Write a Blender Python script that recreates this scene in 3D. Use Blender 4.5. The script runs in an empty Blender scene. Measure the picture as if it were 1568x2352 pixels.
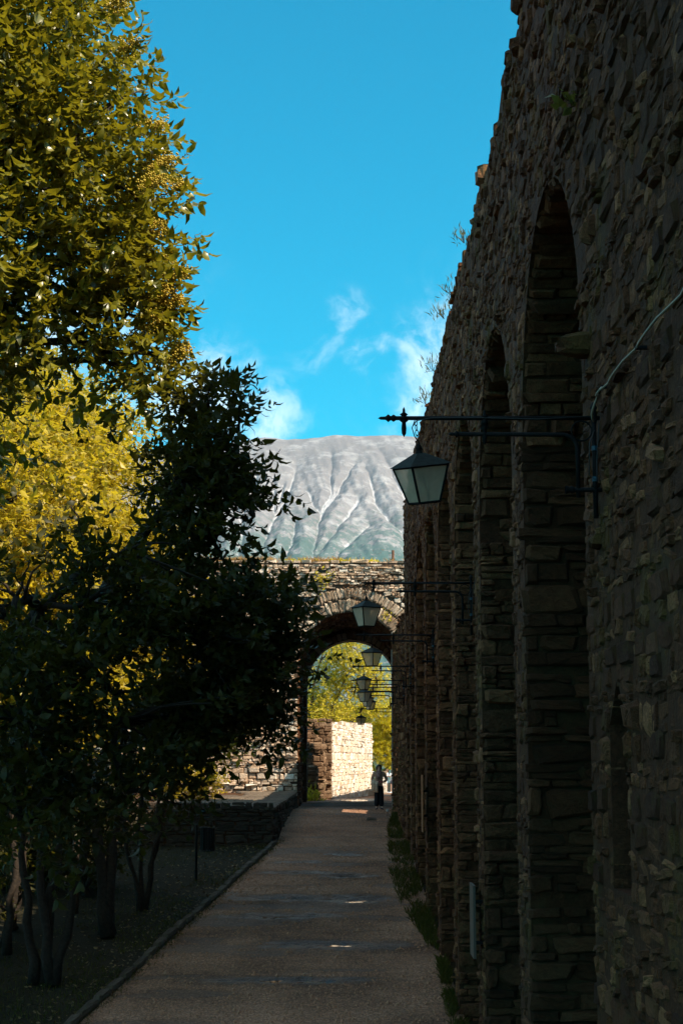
import bpy, math, random
import numpy as np
from mathutils import Vector, Matrix
from mathutils.geometry import tessellate_polygon

R = math.radians
rng = np.random.default_rng(11)
random.seed(5)
SC = bpy.context.scene
COL = SC.collection

# ------------------------------------------------------------------ camera, sky, sun, exposure
cam_d = bpy.data.cameras.new("camera")
cam_d.sensor_fit = 'VERTICAL'
cam_d.sensor_height = 36.0
cam_d.lens = 36.0 * 3600 / 2352
cam_d.clip_start = 0.1
cam_d.clip_end = 40000
cam = bpy.data.objects.new("camera", cam_d)
COL.objects.link(cam)
cam.location = (0, 0, 0)
cam.rotation_euler = (R(90 + 8.98), 0, 0)
SC.camera = cam

PHI, ELEV = R(31), R(47.6)
SUN = Vector((math.cos(PHI) * math.cos(ELEV), -math.sin(PHI) * math.cos(ELEV), math.sin(ELEV)))

world = bpy.data.worlds.new("World")
SC.world = world
world.use_nodes = True
nt = world.node_tree
nt.nodes.clear()


def N(t, typ, **kw):
    n = t.nodes.new(typ)
    for k, v in kw.items():
        setattr(n, k, v)
    return n


def setin(t, node, i, v):
    if hasattr(v, 'is_output'):
        t.links.new(v, node.inputs[i])
    elif v is not None:
        node.inputs[i].default_value = v


def mth(t, op, a, b=None, c=None, clamp=False):
    n = N(t, 'ShaderNodeMath', operation=op, use_clamp=clamp)
    for i, v in enumerate((a, b, c)):
        setin(t, n, i, v)
    return n.outputs[0]


def mixc(t, f, a, b, mode='MIX'):
    n = N(t, 'ShaderNodeMix', data_type='RGBA', blend_type=mode)
    setin(t, n, 0, f)
    setin(t, n, 6, a)
    setin(t, n, 7, b)
    return n.outputs[2]


def smooth(t, v, lo, hi, a=0.0, b=1.0):
    n = N(t, 'ShaderNodeMapRange', interpolation_type='SMOOTHSTEP')
    for i, x in enumerate((v, lo, hi, a, b)):
        setin(t, n, i, x)
    return n.outputs[0]


def noise(t, vec, scale, detail=4.0, rough=0.55, dist=0.0):
    n = N(t, 'ShaderNodeTexNoise')
    if vec is not None:
        t.links.new(vec, n.inputs['Vector'])
    n.inputs['Scale'].default_value = scale
    n.inputs['Detail'].default_value = detail
    n.inputs['Roughness'].default_value = rough
    n.inputs['Distortion'].default_value = dist
    return n.outputs['Fac']


sky = N(nt, 'ShaderNodeTexSky', sky_type='NISHITA', sun_disc=False, sun_elevation=ELEV,
        sun_rotation=R(121), altitude=300, air_density=1.0, dust_density=0.3, ozone_density=2.0)
SKY_TINT = (0.02, 0.96, 1.0, 1)
tint = mixc(nt, 1.0, sky.outputs[0], SKY_TINT, 'MULTIPLY')
tc = N(nt, 'ShaderNodeTexCoord')
dirv = tc.outputs['Generated']
warp = N(nt, 'ShaderNodeTexNoise')
nt.links.new(dirv, warp.inputs['Vector'])
warp.inputs['Scale'].default_value = 14
warp.inputs['Detail'].default_value = 5
wv = N(nt, 'ShaderNodeVectorMath', operation='SCALE')
ws = N(nt, 'ShaderNodeVectorMath', operation='SUBTRACT')
nt.links.new(warp.outputs['Color'], ws.inputs[0])
ws.inputs[1].default_value = (.5, .5, .5)
nt.links.new(ws.outputs[0], wv.inputs[0])
wv.inputs['Scale'].default_value = 0.075
wa = N(nt, 'ShaderNodeVectorMath', operation='ADD')
nt.links.new(dirv, wa.inputs[0])
nt.links.new(wv.outputs[0], wa.inputs[1])
# clouds: unit direction, radius, density
CLOUDS = [((-.0025, .9607, .2777), .013, .75), ((-.006, .9625, .270), .010, .6), ((-.0149, .9664, .2565), .014, .6), ((-.018, .9655, .260), .010, .6), ((.004, .967, .254), .009, .55),
          ((.021, .968, .2498), .014, .6), ((.033, .9665, .253), .012, .6), ((.046, .965, .2576), .016, .65), ((.040, .968, .246), .014, .65), ((.0489, .9712, .2336), .018, .95),
          ((-.046, .9765, .207), .028, 1.0), ((-.066, .9747, .2146), .03, .95),
          ((.034, .98, .196), .014, .75), ((-.0976, .9695, .2247), .04, .95), ((.085, .965, .235), .05, .9), ((-.22, .945, .24), .09, .9), ((.3, .92, .25), .11, .9)]
mask = None
for c, r, dns in CLOUDS:
    cv = Vector(c).normalized()
    d = N(nt, 'ShaderNodeVectorMath', operation='DISTANCE')
    nt.links.new(wa.outputs[0], d.inputs[0])
    d.inputs[1].default_value = cv
    m = mth(nt, 'MULTIPLY', smooth(nt, d.outputs['Value'], r * 1.9, r * .1), dns)
    mask = m if mask is None else mth(nt, 'MAXIMUM', mask, m)
cn = noise(nt, wa.outputs[0], 42, 10, .62)
cl = mth(nt, 'MULTIPLY', mask, smooth(nt, mth(nt, 'ADD', cn, mth(nt, 'MULTIPLY', mask, .3)), .5, .9), clamp=True)
fd = N(nt, 'ShaderNodeVectorMath', operation='DISTANCE')
nt.links.new(dirv, fd.inputs[0])
fd.inputs[1].default_value = Vector((.02, .93, .36)).normalized()
field = noise(nt, wa.outputs[0], 3.2, 9, .58)  # clouds outside the view, added to whiten the fill light in shade
gap = smooth(nt, fd.outputs['Value'], .38, .62)
cf = mth(nt, 'MULTIPLY', smooth(nt, field, .47, .60), gap)
cl = mth(nt, 'MAXIMUM', mth(nt, 'MULTIPLY', cl, .74), mth(nt, 'MULTIPLY', cf, .95))
skyc = mixc(nt, mth(nt, 'MULTIPLY', cl, .9), tint, (7.2, 7.8, 8.4, 1))
bg = N(nt, 'ShaderNodeBackground')
nt.links.new(skyc, bg.inputs[0])
bg.inputs[1].default_value = 0.1
wo = N(nt, 'ShaderNodeOutputWorld')
nt.links.new(bg.outputs[0], wo.inputs[0])

sun_d = bpy.data.lights.new("sun", 'SUN')
sun_d.energy = 5.0
sun_d.angle = R(0.5)
sun_d.color = (1.0, 0.85, 0.66)
sun = bpy.data.objects.new("sun", sun_d)
COL.objects.link(sun)
sun.rotation_euler = SUN.to_track_quat('Z', 'Y').to_euler()
sun.location = (30, -10, 40)

SC.view_settings.view_transform = 'Standard'
SC.view_settings.look = 'None'
SC.view_settings.gamma = 1
SC.view_settings.exposure = 0.98
SC.view_settings.use_curve_mapping = False
SC.cycles.max_bounces = 8
SC.cycles.transparent_max_bounces = 12
SC.cycles.use_denoising = True


# ------------------------------------------------------------------ helpers
def link(o):
    COL.objects.link(o)
    return o


def tag(o, label=None, cat=None, group=None, kind=None):
    if label:
        o['label'] = label
    if cat:
        o['category'] = cat
    if group:
        o['group'] = group
    if kind:
        o['kind'] = kind
    return o


def thing(name, label, cat, loc=(0, 0, 0), rz=0.0, group=None):
    o = bpy.data.objects.new(name, None)
    o.empty_display_size = .2
    o.location = loc
    o.rotation_euler = (0, 0, rz)
    link(o)
    return tag(o, label, cat, group)


def mesh_np(name, V, F, mat=None, smooth_=False, tone=None):
    """V (n,3), F (m,k): one mesh of equal-sized faces"""
    V = np.asarray(V, dtype=np.float32).reshape(-1, 3)
    F = np.asarray(F, dtype=np.int32)
    me = bpy.data.meshes.new(name)
    me.vertices.add(len(V))
    me.vertices.foreach_set('co', V.ravel())
    k = F.shape[1]
    me.loops.add(F.size)
    me.loops.foreach_set('vertex_index', F.ravel())
    me.polygons.add(len(F))
    me.polygons.foreach_set('loop_start', np.arange(0, F.size, k, dtype=np.int32))
    if tone is not None:
        a = me.attributes.new('tone', 'FLOAT', 'POINT')
        a.data.foreach_set('value', np.asarray(tone, dtype=np.float32))
    me.update(calc_edges=True)
    if smooth_:
        me.shade_smooth()
    else:
        me.shade_flat()
    if mat:
        me.materials.append(mat)
    return me


def add(name, me, parent=None, kind=None):
    o = bpy.data.objects.new(name, me)
    link(o)
    if parent is not None:
        o.parent = parent
    if kind:
        o['kind'] = kind
    return o


def part(name, V, F, mat, parent=None, smooth_=False, tone=None, kind=None):
    return add(name, mesh_np(name, V, F, mat, smooth_, tone), parent, kind)


class MB:
    """collects triangles"""

    def __init__(s):
        s.v, s.f, s.n = [], [], 0

    def put(s, V, F):
        V = np.asarray(V, float).reshape(-1, 3)
        F = np.asarray(F, int)
        if F.shape[1] == 4:
            F = np.vstack([F[:, [0, 1, 2]], F[:, [0, 2, 3]]])
        s.v.append(V)
        s.f.append(F + s.n)
        s.n += len(V)
        return s

    def box(s, lo, hi, rot=None, piv=None):
        x0, y0, z0 = lo
        x1, y1, z1 = hi
        V = np.array([(x0, y0, z0), (x1, y0, z0), (x1, y1, z0), (x0, y1, z0), (x0, y0, z1), (x1, y0, z1), (x1, y1, z1), (x0, y1, z1)], float)
        if rot is not None:
            p = np.array(piv if piv is not None else V.mean(0))
            V = (V - p) @ np.array(rot.to_3x3()).T + p
        return s.put(V, [(0, 3, 2, 1), (4, 5, 6, 7), (0, 1, 5, 4), (1, 2, 6, 5), (2, 3, 7, 6), (3, 0, 4, 7)])

    def hull8(s, V):
        return s.put(V, [(0, 3, 2, 1), (4, 5, 6, 7), (0, 1, 5, 4), (1, 2, 6, 5), (2, 3, 7, 6), (3, 0, 4, 7)])

    def tube(s, P, r, sides=8, cap=True):
        P = np.asarray(P, float)
        n = len(P)
        r = np.full(n, r, float) if np.isscalar(r) else np.asarray(r, float)
        T = np.gradient(P, axis=0)
        T /= np.linalg.norm(T, axis=1)[:, None] + 1e-9
        up = np.array((0, 0, 1.0)) if abs(T[0][2]) < .9 else np.array((1.0, 0, 0))
        a = np.cross(T[0], up)
        a /= np.linalg.norm(a)
        rings = []
        for i in range(n):
            a = a - T[i] * np.dot(a, T[i])
            a /= np.linalg.norm(a) + 1e-9
            b = np.cross(T[i], a)
            an = np.arange(sides) * 2 * np.pi / sides
            rings.append(P[i] + r[i] * (np.cos(an)[:, None] * a + np.sin(an)[:, None] * b))
        V = np.vstack(rings)
        F = []
        for i in range(n - 1):
            for j in range(sides):
                k = (j + 1) % sides
                F.append((i * sides + j, i * sides + k, (i + 1) * sides + k, (i + 1) * sides + j))
        F = np.array(F)
        F = np.vstack([F[:, [0, 1, 2]], F[:, [0, 2, 3]]])
        if cap:
            c0 = [(0, j + 1, j) for j in range(1, sides - 1)]
            o = (n - 1) * sides
            c1 = [(o, o + j, o + j + 1) for j in range(1, sides - 1)]
            F = np.vstack([F, c0, c1])
        return s.put(V, F)

    def lathe(s, prof, c=(0, 0, 0), sides=10, axis='z'):
        c = np.array(c, float)
        an = np.arange(sides) * 2 * np.pi / sides
        V = []
        for (r, z) in prof:
            r = max(r, 1e-4)
            ring = np.stack([r * np.cos(an), r * np.sin(an), np.full(sides, z)], 1)
            if axis == 'x':
                ring = ring[:, [2, 0, 1]]
            V.append(ring + c)
        V = np.vstack(V)
        F = []
        for i in range(len(prof) - 1):
            for j in range(sides):
                k = (j + 1) % sides
                F.append((i * sides + j, i * sides + k, (i + 1) * sides + k, (i + 1) * sides + j))
        return s.put(V, F)

    def torus(s, c, R0, r, a, b, n=16, sides=6):
        an = np.linspace(0, 2 * np.pi, n + 1)
        P = np.array(c) + R0 * (np.cos(an)[:, None] * np.array(a) + np.sin(an)[:, None] * np.array(b))
        return s.tube(P, r, sides, cap=False)

    def mesh(s, name, mat, smooth_=False):
        return mesh_np(name, np.vstack(s.v), np.vstack(s.f), mat, smooth_)

    def build(s, name, mat, parent=None, smooth_=False, kind=None):
        return add(name, s.mesh(name, mat, smooth_), parent, kind)


# --- small value-noise in numpy
def vnoise(x, y, seed=0):
    xi, yi = np.floor(x).astype(np.int64), np.floor(y).astype(np.int64)
    xf, yf = x - xi, y - yi
    u, v = xf * xf * (3 - 2 * xf), yf * yf * (3 - 2 * yf)

    def h(a, b):
        n = (a * 374761393 + b * 668265263 + seed * 1442695041) & 0x7fffffff
        n = ((n ^ (n >> 13)) * 1274126177) & 0x7fffffff
        return ((n ^ (n >> 16)) & 0xffff) / 65535.0
    return (h(xi, yi) * (1 - u) * (1 - v) + h(xi + 1, yi) * u * (1 - v) + h(xi, yi + 1) * (1 - u) * v + h(xi + 1, yi + 1) * u * v)


def fbm(x, y, oct=5, seed=0, gain=.5):
    s, a, t = 0, 1.0, 0
    for o in range(oct):
        s = s + a * vnoise(x * 2 ** o, y * 2 ** o, seed + o * 17)
        t += a
        a *= gain
    return s / t


# ------------------------------------------------------------------ materials
def new_mat(name):
    m = bpy.data.materials.new(name)
    m.use_nodes = True
    t = m.node_tree
    t.nodes.clear()
    out = N(t, 'ShaderNodeOutputMaterial')
    b = N(t, 'ShaderNodeBsdfPrincipled')
    t.links.new(b.outputs[0], out.inputs[0])
    return m, t, b, out


def bump(t, b, h, dist, strength=1.0):
    n = N(t, 'ShaderNodeBump')
    n.inputs['Strength'].default_value = strength
    n.inputs['Distance'].default_value = dist
    t.links.new(h, n.inputs['Height'])
    t.links.new(n.outputs[0], b.inputs['Normal'])


def ramp(t, fac, stops):
    n = N(t, 'ShaderNodeValToRGB')
    e = n.color_ramp.elements
    while len(e) < len(stops):
        e.new(.5)
    for i, (p, c) in enumerate(stops):
        e[i].position = p
        e[i].color = (*c, 1)
    t.links.new(fac, n.inputs[0])
    return n.outputs[0]


def stone_mat(name, cols, moss=(.05, .055, .02), moss_amt=.55, fine=22.0, bumpd=.03, lichen=.0, pits=.7, shade=.55):
    m, t, b, out = new_mat(name)
    co = N(t, 'ShaderNodeTexCoord').outputs['Object']
    at = N(t, 'ShaderNodeAttribute', attribute_name='tone').outputs['Fac']
    oi = N(t, 'ShaderNodeObjectInfo').outputs['Random']
    tone = mth(t, 'FRACT', mth(t, 'ADD', at, oi))
    col = ramp(t, tone, [(i / (len(cols) - 1), c) for i, c in enumerate(cols)])
    n1 = noise(t, co, fine * .25, 6, .65)
    n2 = noise(t, co, fine, 6, .7)
    n3 = noise(t, co, .9, 5, .6)
    col = mixc(t, smooth(t, n1, .3, .75), mixc(t, 1.0, col, (shade, shade * .95, shade * .91, 1), 'MULTIPLY'), col)
    col = mixc(t, mth(t, 'MULTIPLY', smooth(t, n2, .52, .72), .75), col, mixc(t, 1.0, col, (1.6, 1.56, 1.48, 1), 'MULTIPLY'))
    n4 = noise(t, co, fine * 2.6, 4, .7)
    col = mixc(t, mth(t, 'MULTIPLY', smooth(t, n4, .5, .36), pits), col, mixc(t, 1.0, col, (.4, .37, .34, 1), 'MULTIPLY'))
    if lichen:
        n5 = noise(t, co, 6.0, 5, .7)
        col = mixc(t, mth(t, 'MULTIPLY', smooth(t, n5, .62, .72), lichen), col, (.5, .47, .4, 1))
    mk = mth(t, 'MULTIPLY', smooth(t, mth(t, 'ADD', n3, mth(t, 'MULTIPLY', n1, .35)), .68, .86), moss_amt)
    col = mixc(t, mk, col, (*moss, 1))
    t.links.new(col, b.inputs['Base Color'])
    b.inputs['Roughness'].default_value = .88
    b.inputs['Specular IOR Level'].default_value = .25
    h = mth(t, 'ADD', mth(t, 'MULTIPLY', n1, 1.1), mth(t, 'ADD', mth(t, 'MULTIPLY', n2, .6), mth(t, 'MULTIPLY', n4, .22)))
    bump(t, b, h, bumpd, 1.0)
    return m


M = {}
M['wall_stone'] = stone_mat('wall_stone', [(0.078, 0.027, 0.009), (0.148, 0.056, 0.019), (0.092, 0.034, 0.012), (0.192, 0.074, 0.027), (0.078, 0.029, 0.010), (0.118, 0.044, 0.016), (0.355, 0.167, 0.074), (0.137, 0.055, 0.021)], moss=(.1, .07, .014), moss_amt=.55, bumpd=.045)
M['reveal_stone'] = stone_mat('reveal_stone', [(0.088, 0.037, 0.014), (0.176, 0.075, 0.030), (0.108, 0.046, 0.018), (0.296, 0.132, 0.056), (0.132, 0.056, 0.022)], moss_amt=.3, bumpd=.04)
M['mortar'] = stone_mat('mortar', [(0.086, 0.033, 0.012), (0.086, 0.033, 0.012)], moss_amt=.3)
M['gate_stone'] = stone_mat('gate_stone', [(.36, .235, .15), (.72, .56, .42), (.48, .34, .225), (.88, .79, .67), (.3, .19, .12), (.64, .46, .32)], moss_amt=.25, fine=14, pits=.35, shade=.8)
M['gate_mortar'] = stone_mat('gate_mortar', [(.1, .066, .044), (.1, .066, .044)], moss_amt=.3)
M['ruin_stone'] = stone_mat('ruin_stone', [(.6, .46, .32), (.86, .8, .72), (.74, .6, .45), (.9, .86, .8), (.55, .41, .28)], moss_amt=.05, fine=14, pits=.3, shade=.85)
M['ruin_mortar'] = stone_mat('ruin_mortar', [(.5, .38, .27), (.5, .38, .27)], moss_amt=.1)
M['arch_stone'] = stone_mat('arch_stone', [(.27, .175, .11), (.52, .39, .275), (.36, .25, .165), (.64, .52, .4), (.3, .2, .13)], moss_amt=.2, fine=3.0, pits=.6, shade=.6)
M['stub_stone'] = stone_mat('stub_stone', [(.2, .115, .065), (.36, .235, .145), (.26, .16, .095), (.42, .3, .2)], moss_amt=.15, fine=14)  # browner weathering, with part of the ruin front's shade put into the colour
M['terrace_stone'] = stone_mat('terrace_stone', [(.06, .045, .034), (.1, .075, .056), (.075, .058, .042)], moss_amt=.5)
M['flagstone'] = stone_mat('flagstone', [(.15, .115, .085), (.2, .155, .115), (.12, .092, .07)], moss_amt=.2)
M['kerb_stone'] = stone_mat('kerb_stone', [(.09, .07, .05), (.15, .115, .085)], moss_amt=.4)


def simple(name, col, rough=.6, metal=0.0, nscale=None, var=.3, bumpd=0.0, spec=.4):
    m, t, b, out = new_mat(name)
    b.inputs['Roughness'].default_value = rough
    b.inputs['Metallic'].default_value = metal
    b.inputs['Specular IOR Level'].default_value = spec
    if nscale:
        co = N(t, 'ShaderNodeTexCoord').outputs['Object']
        n = noise(t, co, nscale, 5, .6)
        c = mixc(t, smooth(t, n, .3, .7), tuple(x * (1 - var) for x in col) + (1,), tuple(min(1, x * (1 + var)) for x in col) + (1,))
        t.links.new(c, b.inputs['Base Color'])
        if bumpd:
            bump(t, b, n, bumpd)
    else:
        b.inputs['Base Color'].default_value = (*col, 1)
    return m


M['iron'] = simple('iron', (.008, .008, .008), .75, 0, 40, .4, .002, .15)
M['roof_iron'] = simple('roof_iron', (.016, .022, .019), .7, 0, 30, .4, 0, .2)
M['cable_grey'] = simple('cable_grey', (.3, .26, .2), .6)
M['cable_dark'] = simple('cable_dark', (.03, .03, .03), .6)
M['tape_blue'] = simple('tape_blue', (.01, .06, .09), .5)
M['socket'] = simple('socket', (.05, .045, .04), .6)
M['bulb'] = simple('bulb', (.55, .5, .42), .4)
M['rust'] = simple('rust', (.14, .06, .03), .8, 0, 20, .4)
M['panel_pale'] = simple('panel_pale', (.11, .085, .065), .6)
M['panel_wood'] = simple('panel_wood', (.26, .105, .035), .6, 0, 15, .3)
M['bin_metal'] = simple('bin_metal', (.006, .008, .008), .5, .2)
M['pipe_grey'] = simple('pipe_grey', (.2, .16, .12), .5)
M['white_plastic'] = simple('white_plastic', (.42, .36, .3), .5)
M['pebble'] = simple('pebble', (.36, .19, .11), .9, 0, 60, .5)
M['bark'] = simple('bark', (.024, .016, .010), .9, 0, 18, .5, .02)
M['bark_pale'] = simple('bark_pale', (.1, .07, .045), .9, 0, 18, .5, .02)


def leaf_mat(name, c0, c1, rough=.38, trans=.35, tcol=(.35, .3, .03), spec=.5):
    m, t, b, out = new_mat(name)
    at = N(t, 'ShaderNodeAttribute', attribute_name='tone').outputs['Fac']
    oi = N(t, 'ShaderNodeObjectInfo').outputs['Random']
    f = mth(t, 'FRACT', mth(t, 'ADD', at, oi))
    c = mixc(t, f, (*c0, 1), (*c1, 1))
    t.links.new(c, b.inputs['Base Color'])
    b.inputs['Roughness'].default_value = rough
    b.inputs['Specular IOR Level'].default_value = spec
    tr = N(t, 'ShaderNodeBsdfTranslucent')
    t.links.new(mixc(t, f, tuple(.75 * x for x in tcol) + (1,), (*tcol, 1)), tr.inputs[0])
    mx = N(t, 'ShaderNodeMixShader')
    mx.inputs[0].default_value = trans
    t.links.new(b.outputs[0], mx.inputs[1])
    t.links.new(tr.outputs[0], mx.inputs[2])
    t.links.new(mx.outputs[0], out.inputs[0])
    return m


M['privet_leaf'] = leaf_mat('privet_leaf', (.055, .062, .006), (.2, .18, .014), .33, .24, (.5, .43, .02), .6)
M['privet_leaf_shaded'] = leaf_mat('privet_leaf_shaded', (.022, .024, .006), (.045, .043, .009), .5, .22, (.2, .18, .015), .22)  # shaded copy of the privet leaf, shade put into the darker colour
M['yellow_leaf'] = leaf_mat('yellow_leaf', (.13, .115, .01), (.52, .39, .025), .45, .45, (.74, .56, .025))
M['robinia_leaf'] = leaf_mat('robinia_leaf', (.36, .3, .02), (.6, .48, .04), .5, .45, (.8, .68, .05))
M['pine_needle'] = leaf_mat('pine_needle', (.34, .29, .012), (.62, .5, .02), .5, .4, (.9, .75, .03))
M['blossom'] = leaf_mat('blossom', (.5, .38, .03), (.68, .5, .07), .6, .35, (.7, .52, .05))
M['grass_green'] = leaf_mat('grass_green', (.05, .05, .006), (.1, .095, .012), .6, .25, (.12, .12, .02), .2)
M['grass_dry'] = leaf_mat('grass_dry', (.34, .18, .06), (.55, .34, .12), .7, .3, (.4, .28, .1))
M['dead_leaf'] = leaf_mat('dead_leaf', (.07, .04, .018), (.2, .13, .045), .7, .1, (.2, .12, .03))
M['wall_plant'] = leaf_mat('wall_plant', (.055, .065, .014), (.12, .12, .02), .5, .3, (.2, .2, .03))
M['red_weed'] = leaf_mat('red_weed', (.16, .075, .035), (.25, .14, .06), .7, .2, (.2, .1, .04))


def ground_mats():
    m, t, b, out = new_mat('gravel_path')
    co = N(t, 'ShaderNodeTexCoord').outputs['Object']
    n1 = noise(t, co, .5, 5, .6)
    n2 = noise(t, co, 9, 5, .65)
    v = N(t, 'ShaderNodeTexVoronoi')
    t.links.new(co, v.inputs['Vector'])
    v.inputs['Scale'].default_value = 30
    sp = noise(t, co, 70, 2, .5)
    col = ramp(t, n1, [(.34, (.185, .098, .058)), (.5, (.29, .158, .095)), (.66, (.38, .218, .137))])
    col = mixc(t, .6, col, mixc(t, 1.0, col, ramp(t, v.outputs['Color'], [(0, (.25, .25, .25)), (.55, (.9, .9, .9)), (1, (2.3, 2.25, 2.2))]), 'MULTIPLY'))
    col = mixc(t, smooth(t, n2, .6, .8), col, mixc(t, 1.0, col, (.55, .52, .5, 1), 'MULTIPLY'))
    wet = N(t, 'ShaderNodeAttribute', attribute_name='tone').outputs['Fac']
    col = mixc(t, wet, col, mixc(t, 1.0, col, (.33, .33, .34, 1), 'MULTIPLY'))
    t.links.new(col, b.inputs['Base Color'])
    t.links.new(smooth(t, wet, .2, 1.0, .92, .3), b.inputs['Roughness'])
    b.inputs['Specular IOR Level'].default_value = .3
    h = mth(t, 'ADD', mth(t, 'MULTIPLY', v.outputs['Distance'], -.8), mth(t, 'ADD', mth(t, 'MULTIPLY', n2, 1.5), mth(t, 'MULTIPLY', sp, .5)))
    bump(t, b, h, .035, 1.0)
    M['path'] = m
    m, t, b, out = new_mat('lawn_soil')
    co = N(t, 'ShaderNodeTexCoord').outputs['Object']
    n1 = noise(t, co, .6, 6, .6)
    n2 = noise(t, co, 14, 5, .7)
    col = ramp(t, n1, [(.35, (.026, .024, .010)), (.55, (.04, .032, .016)), (.72, (.055, .042, .024))])
    col = mixc(t, smooth(t, n2, .4, .7), mixc(t, 1.0, col, (.55, .55, .5, 1), 'MULTIPLY'), col)
    t.links.new(col, b.inputs['Base Color'])
    b.inputs['Roughness'].default_value = .95
    b.inputs['Specular IOR Level'].default_value = .15
    bump(t, b, n2, .06)
    M['lawn'] = m
    m, t, b, out = new_mat('puddle_water')
    b.inputs['Base Color'].default_value = (.02, .018, .014, 1)
    b.inputs['Roughness'].default_value = .04
    b.inputs['Specular IOR Level'].default_value = .6
    co = N(t, 'ShaderNodeTexCoord').outputs['Object']
    bump(t, b, noise(t, co, 7, 3, .5), .004, .25)
    M['water'] = m


ground_mats()


def mountain_mat():
    m, t, b, out = new_mat('mountain_rock')
    geo = N(t, 'ShaderNodeNewGeometry')
    pos = geo.outputs['Position']
    sep = N(t, 'ShaderNodeSeparateXYZ')
    t.links.new(pos, sep.inputs[0])
    z = sep.outputs[2]
    mp = N(t, 'ShaderNodeMapping')
    t.links.new(pos, mp.inputs[0])
    mp.inputs['Scale'].default_value = (1, .35, .35)
    n1 = noise(t, mp.outputs[0], .006, 8, .65)
    n2 = noise(t, pos, .03, 6, .7)
    n3 = noise(t, pos, .011, 6, .7)
    at = N(t, 'ShaderNodeAttribute', attribute_name='tone').outputs['Fac']
    col = ramp(t, n1, [(.3, (.145, .137, .145)), (.5, (.178, .167, .174)), (.7, (.215, .203, .208))])
    col = mixc(t, mth(t, 'MULTIPLY', smooth(t, n2, .45, .7), .35), col, (.2, .18, .16, 1))
    # pale scree and dusting of snow in gullies and streaks
    snow = mth(t, 'MULTIPLY', smooth(t, mth(t, 'ADD', at, mth(t, 'MULTIPLY', mth(t, 'SUBTRACT', n2, .5), .8)), .38, .95), .7)
    col = mixc(t, snow, col, (.42, .42, .44, 1))
    st = smooth(t, mth(t, 'ADD', n3, mth(t, 'MULTIPLY', n2, .4)), .68, .86)
    col = mixc(t, mth(t, 'MULTIPLY', st, .22), col, (.62, .62, .63, 1))
    # shrubs below
    lim = mth(t, 'ADD', z, mth(t, 'MULTIPLY', mth(t, 'SUBTRACT', n3, .5), 420))
    sh = smooth(t, lim, 860, 420)
    vd = noise(t, pos, .028, 5, .75)
    sm = mth(t, 'MULTIPLY', sh, smooth(t, mth(t, 'ADD', vd, mth(t, 'MULTIPLY', sh, .2)), .55, .66))
    col = mixc(t, mth(t, 'MULTIPLY', sm, .9), col, (.045, .095, .085, 1))
    t.links.new(col, b.inputs['Base Color'])
    b.inputs['Roughness'].default_value = 1
    b.inputs['Specular IOR Level'].default_value = 0
    bump(t, b, mth(t, 'ADD', mth(t, 'MULTIPLY', n3, .5), mth(t, 'MULTIPLY', n2, .6)), 9, .7)
    return m


M['mountain'] = mountain_mat()


# ------------------------------------------------------------------ terrain heights
def gz(y):
    y = np.asarray(y, float)
    a = -6.4 + .08025 * np.clip(y, 24, 57.5)
    a = a - .012 * np.clip(y - 69, 0, 80)
    return a


def kerb_x(y):
    return -2.05 - (48.3 - np.asarray(y, float)) * (2.33 / 21.7)


def grid_mesh(name, xs, ys, zf, mat, tonef=None, smooth_=True):
    X, Y = np.meshgrid(xs, ys)
    Z = zf(X, Y)
    V = np.stack([X, Y, Z], -1).reshape(-1, 3)
    nx, ny = len(xs), len(ys)
    i = np.arange((ny - 1) * nx).reshape(ny - 1, nx)[:, :-1].ravel()
    F = np.stack([i, i + 1, i + 1 + nx, i + nx], 1)
    tone = tonef(X, Y).ravel() if tonef is not None else None
    return mesh_np(name, V, F, mat, smooth_, tone)


def ground_z(X, Y):
    near = gz(Y) + .10 * (fbm(X * .35, Y * .35, 4, 3) - .5) - .13
    near = near + np.clip(-X - 9, 0, 40) * .03
    r = np.hypot(X * .8, np.maximum(Y - 60, 0))
    far = -2.2 - 60 * np.clip((r - 130) / 500, 0, 1) ** 1.2
    w = np.clip((r - 100) / 60, 0, 1)
    return near * (1 - w) + far * w


xs = np.concatenate([-np.geomspace(12, 9000, 40)[::-1], np.arange(-11.5, 12, .5), np.geomspace(12, 9000, 40)])
ys = np.concatenate([-np.geomspace(6, 600, 12)[::-1], np.arange(-5, 130, .5), np.geomspace(131, 9000, 40)])
g = add('ground', grid_mesh('ground', xs, ys, ground_z, M['lawn']))
g['kind'] = 'structure'

# puddles: (x, y, half width x, half length y, depth)
PUDDLES = [(.25, 38.4, .75, .55, .05), (-1.3, 38.6, 1.1, .42, .045), (-.95, 29.75, 1.2, .26, .02), (.2, 42.0, .5, .36, .045),
           (-1.15, 42.6, .8, .3, .04), (-1.35, 36.2, 1.0, .4, .03), (-.2, 33.0, 1.1, .45, .025), (.55, 72.5, 1.0, 2.4, .05), (.1, 46.0, .45, .3, .03), (-1.1, 44.6, .6, .25, .03)]


def path_wet(X, Y):
    w = np.zeros_like(X)
    for (px, py, a, b, d) in PUDDLES:
        q = ((X - px) / (a * 1.7)) ** 2 + ((Y - py) / (b * 1.8)) ** 2
        w = np.maximum(w, np.clip(1.25 - q + (fbm(X * 3, Y * 3, 3, 8) - .5) * 1.0, 0, 1))
    streak = np.clip((fbm(X * .35, Y * 1.5, 4, 51) - .55) * 5, 0, .6)
    return np.maximum(w, streak)


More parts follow.
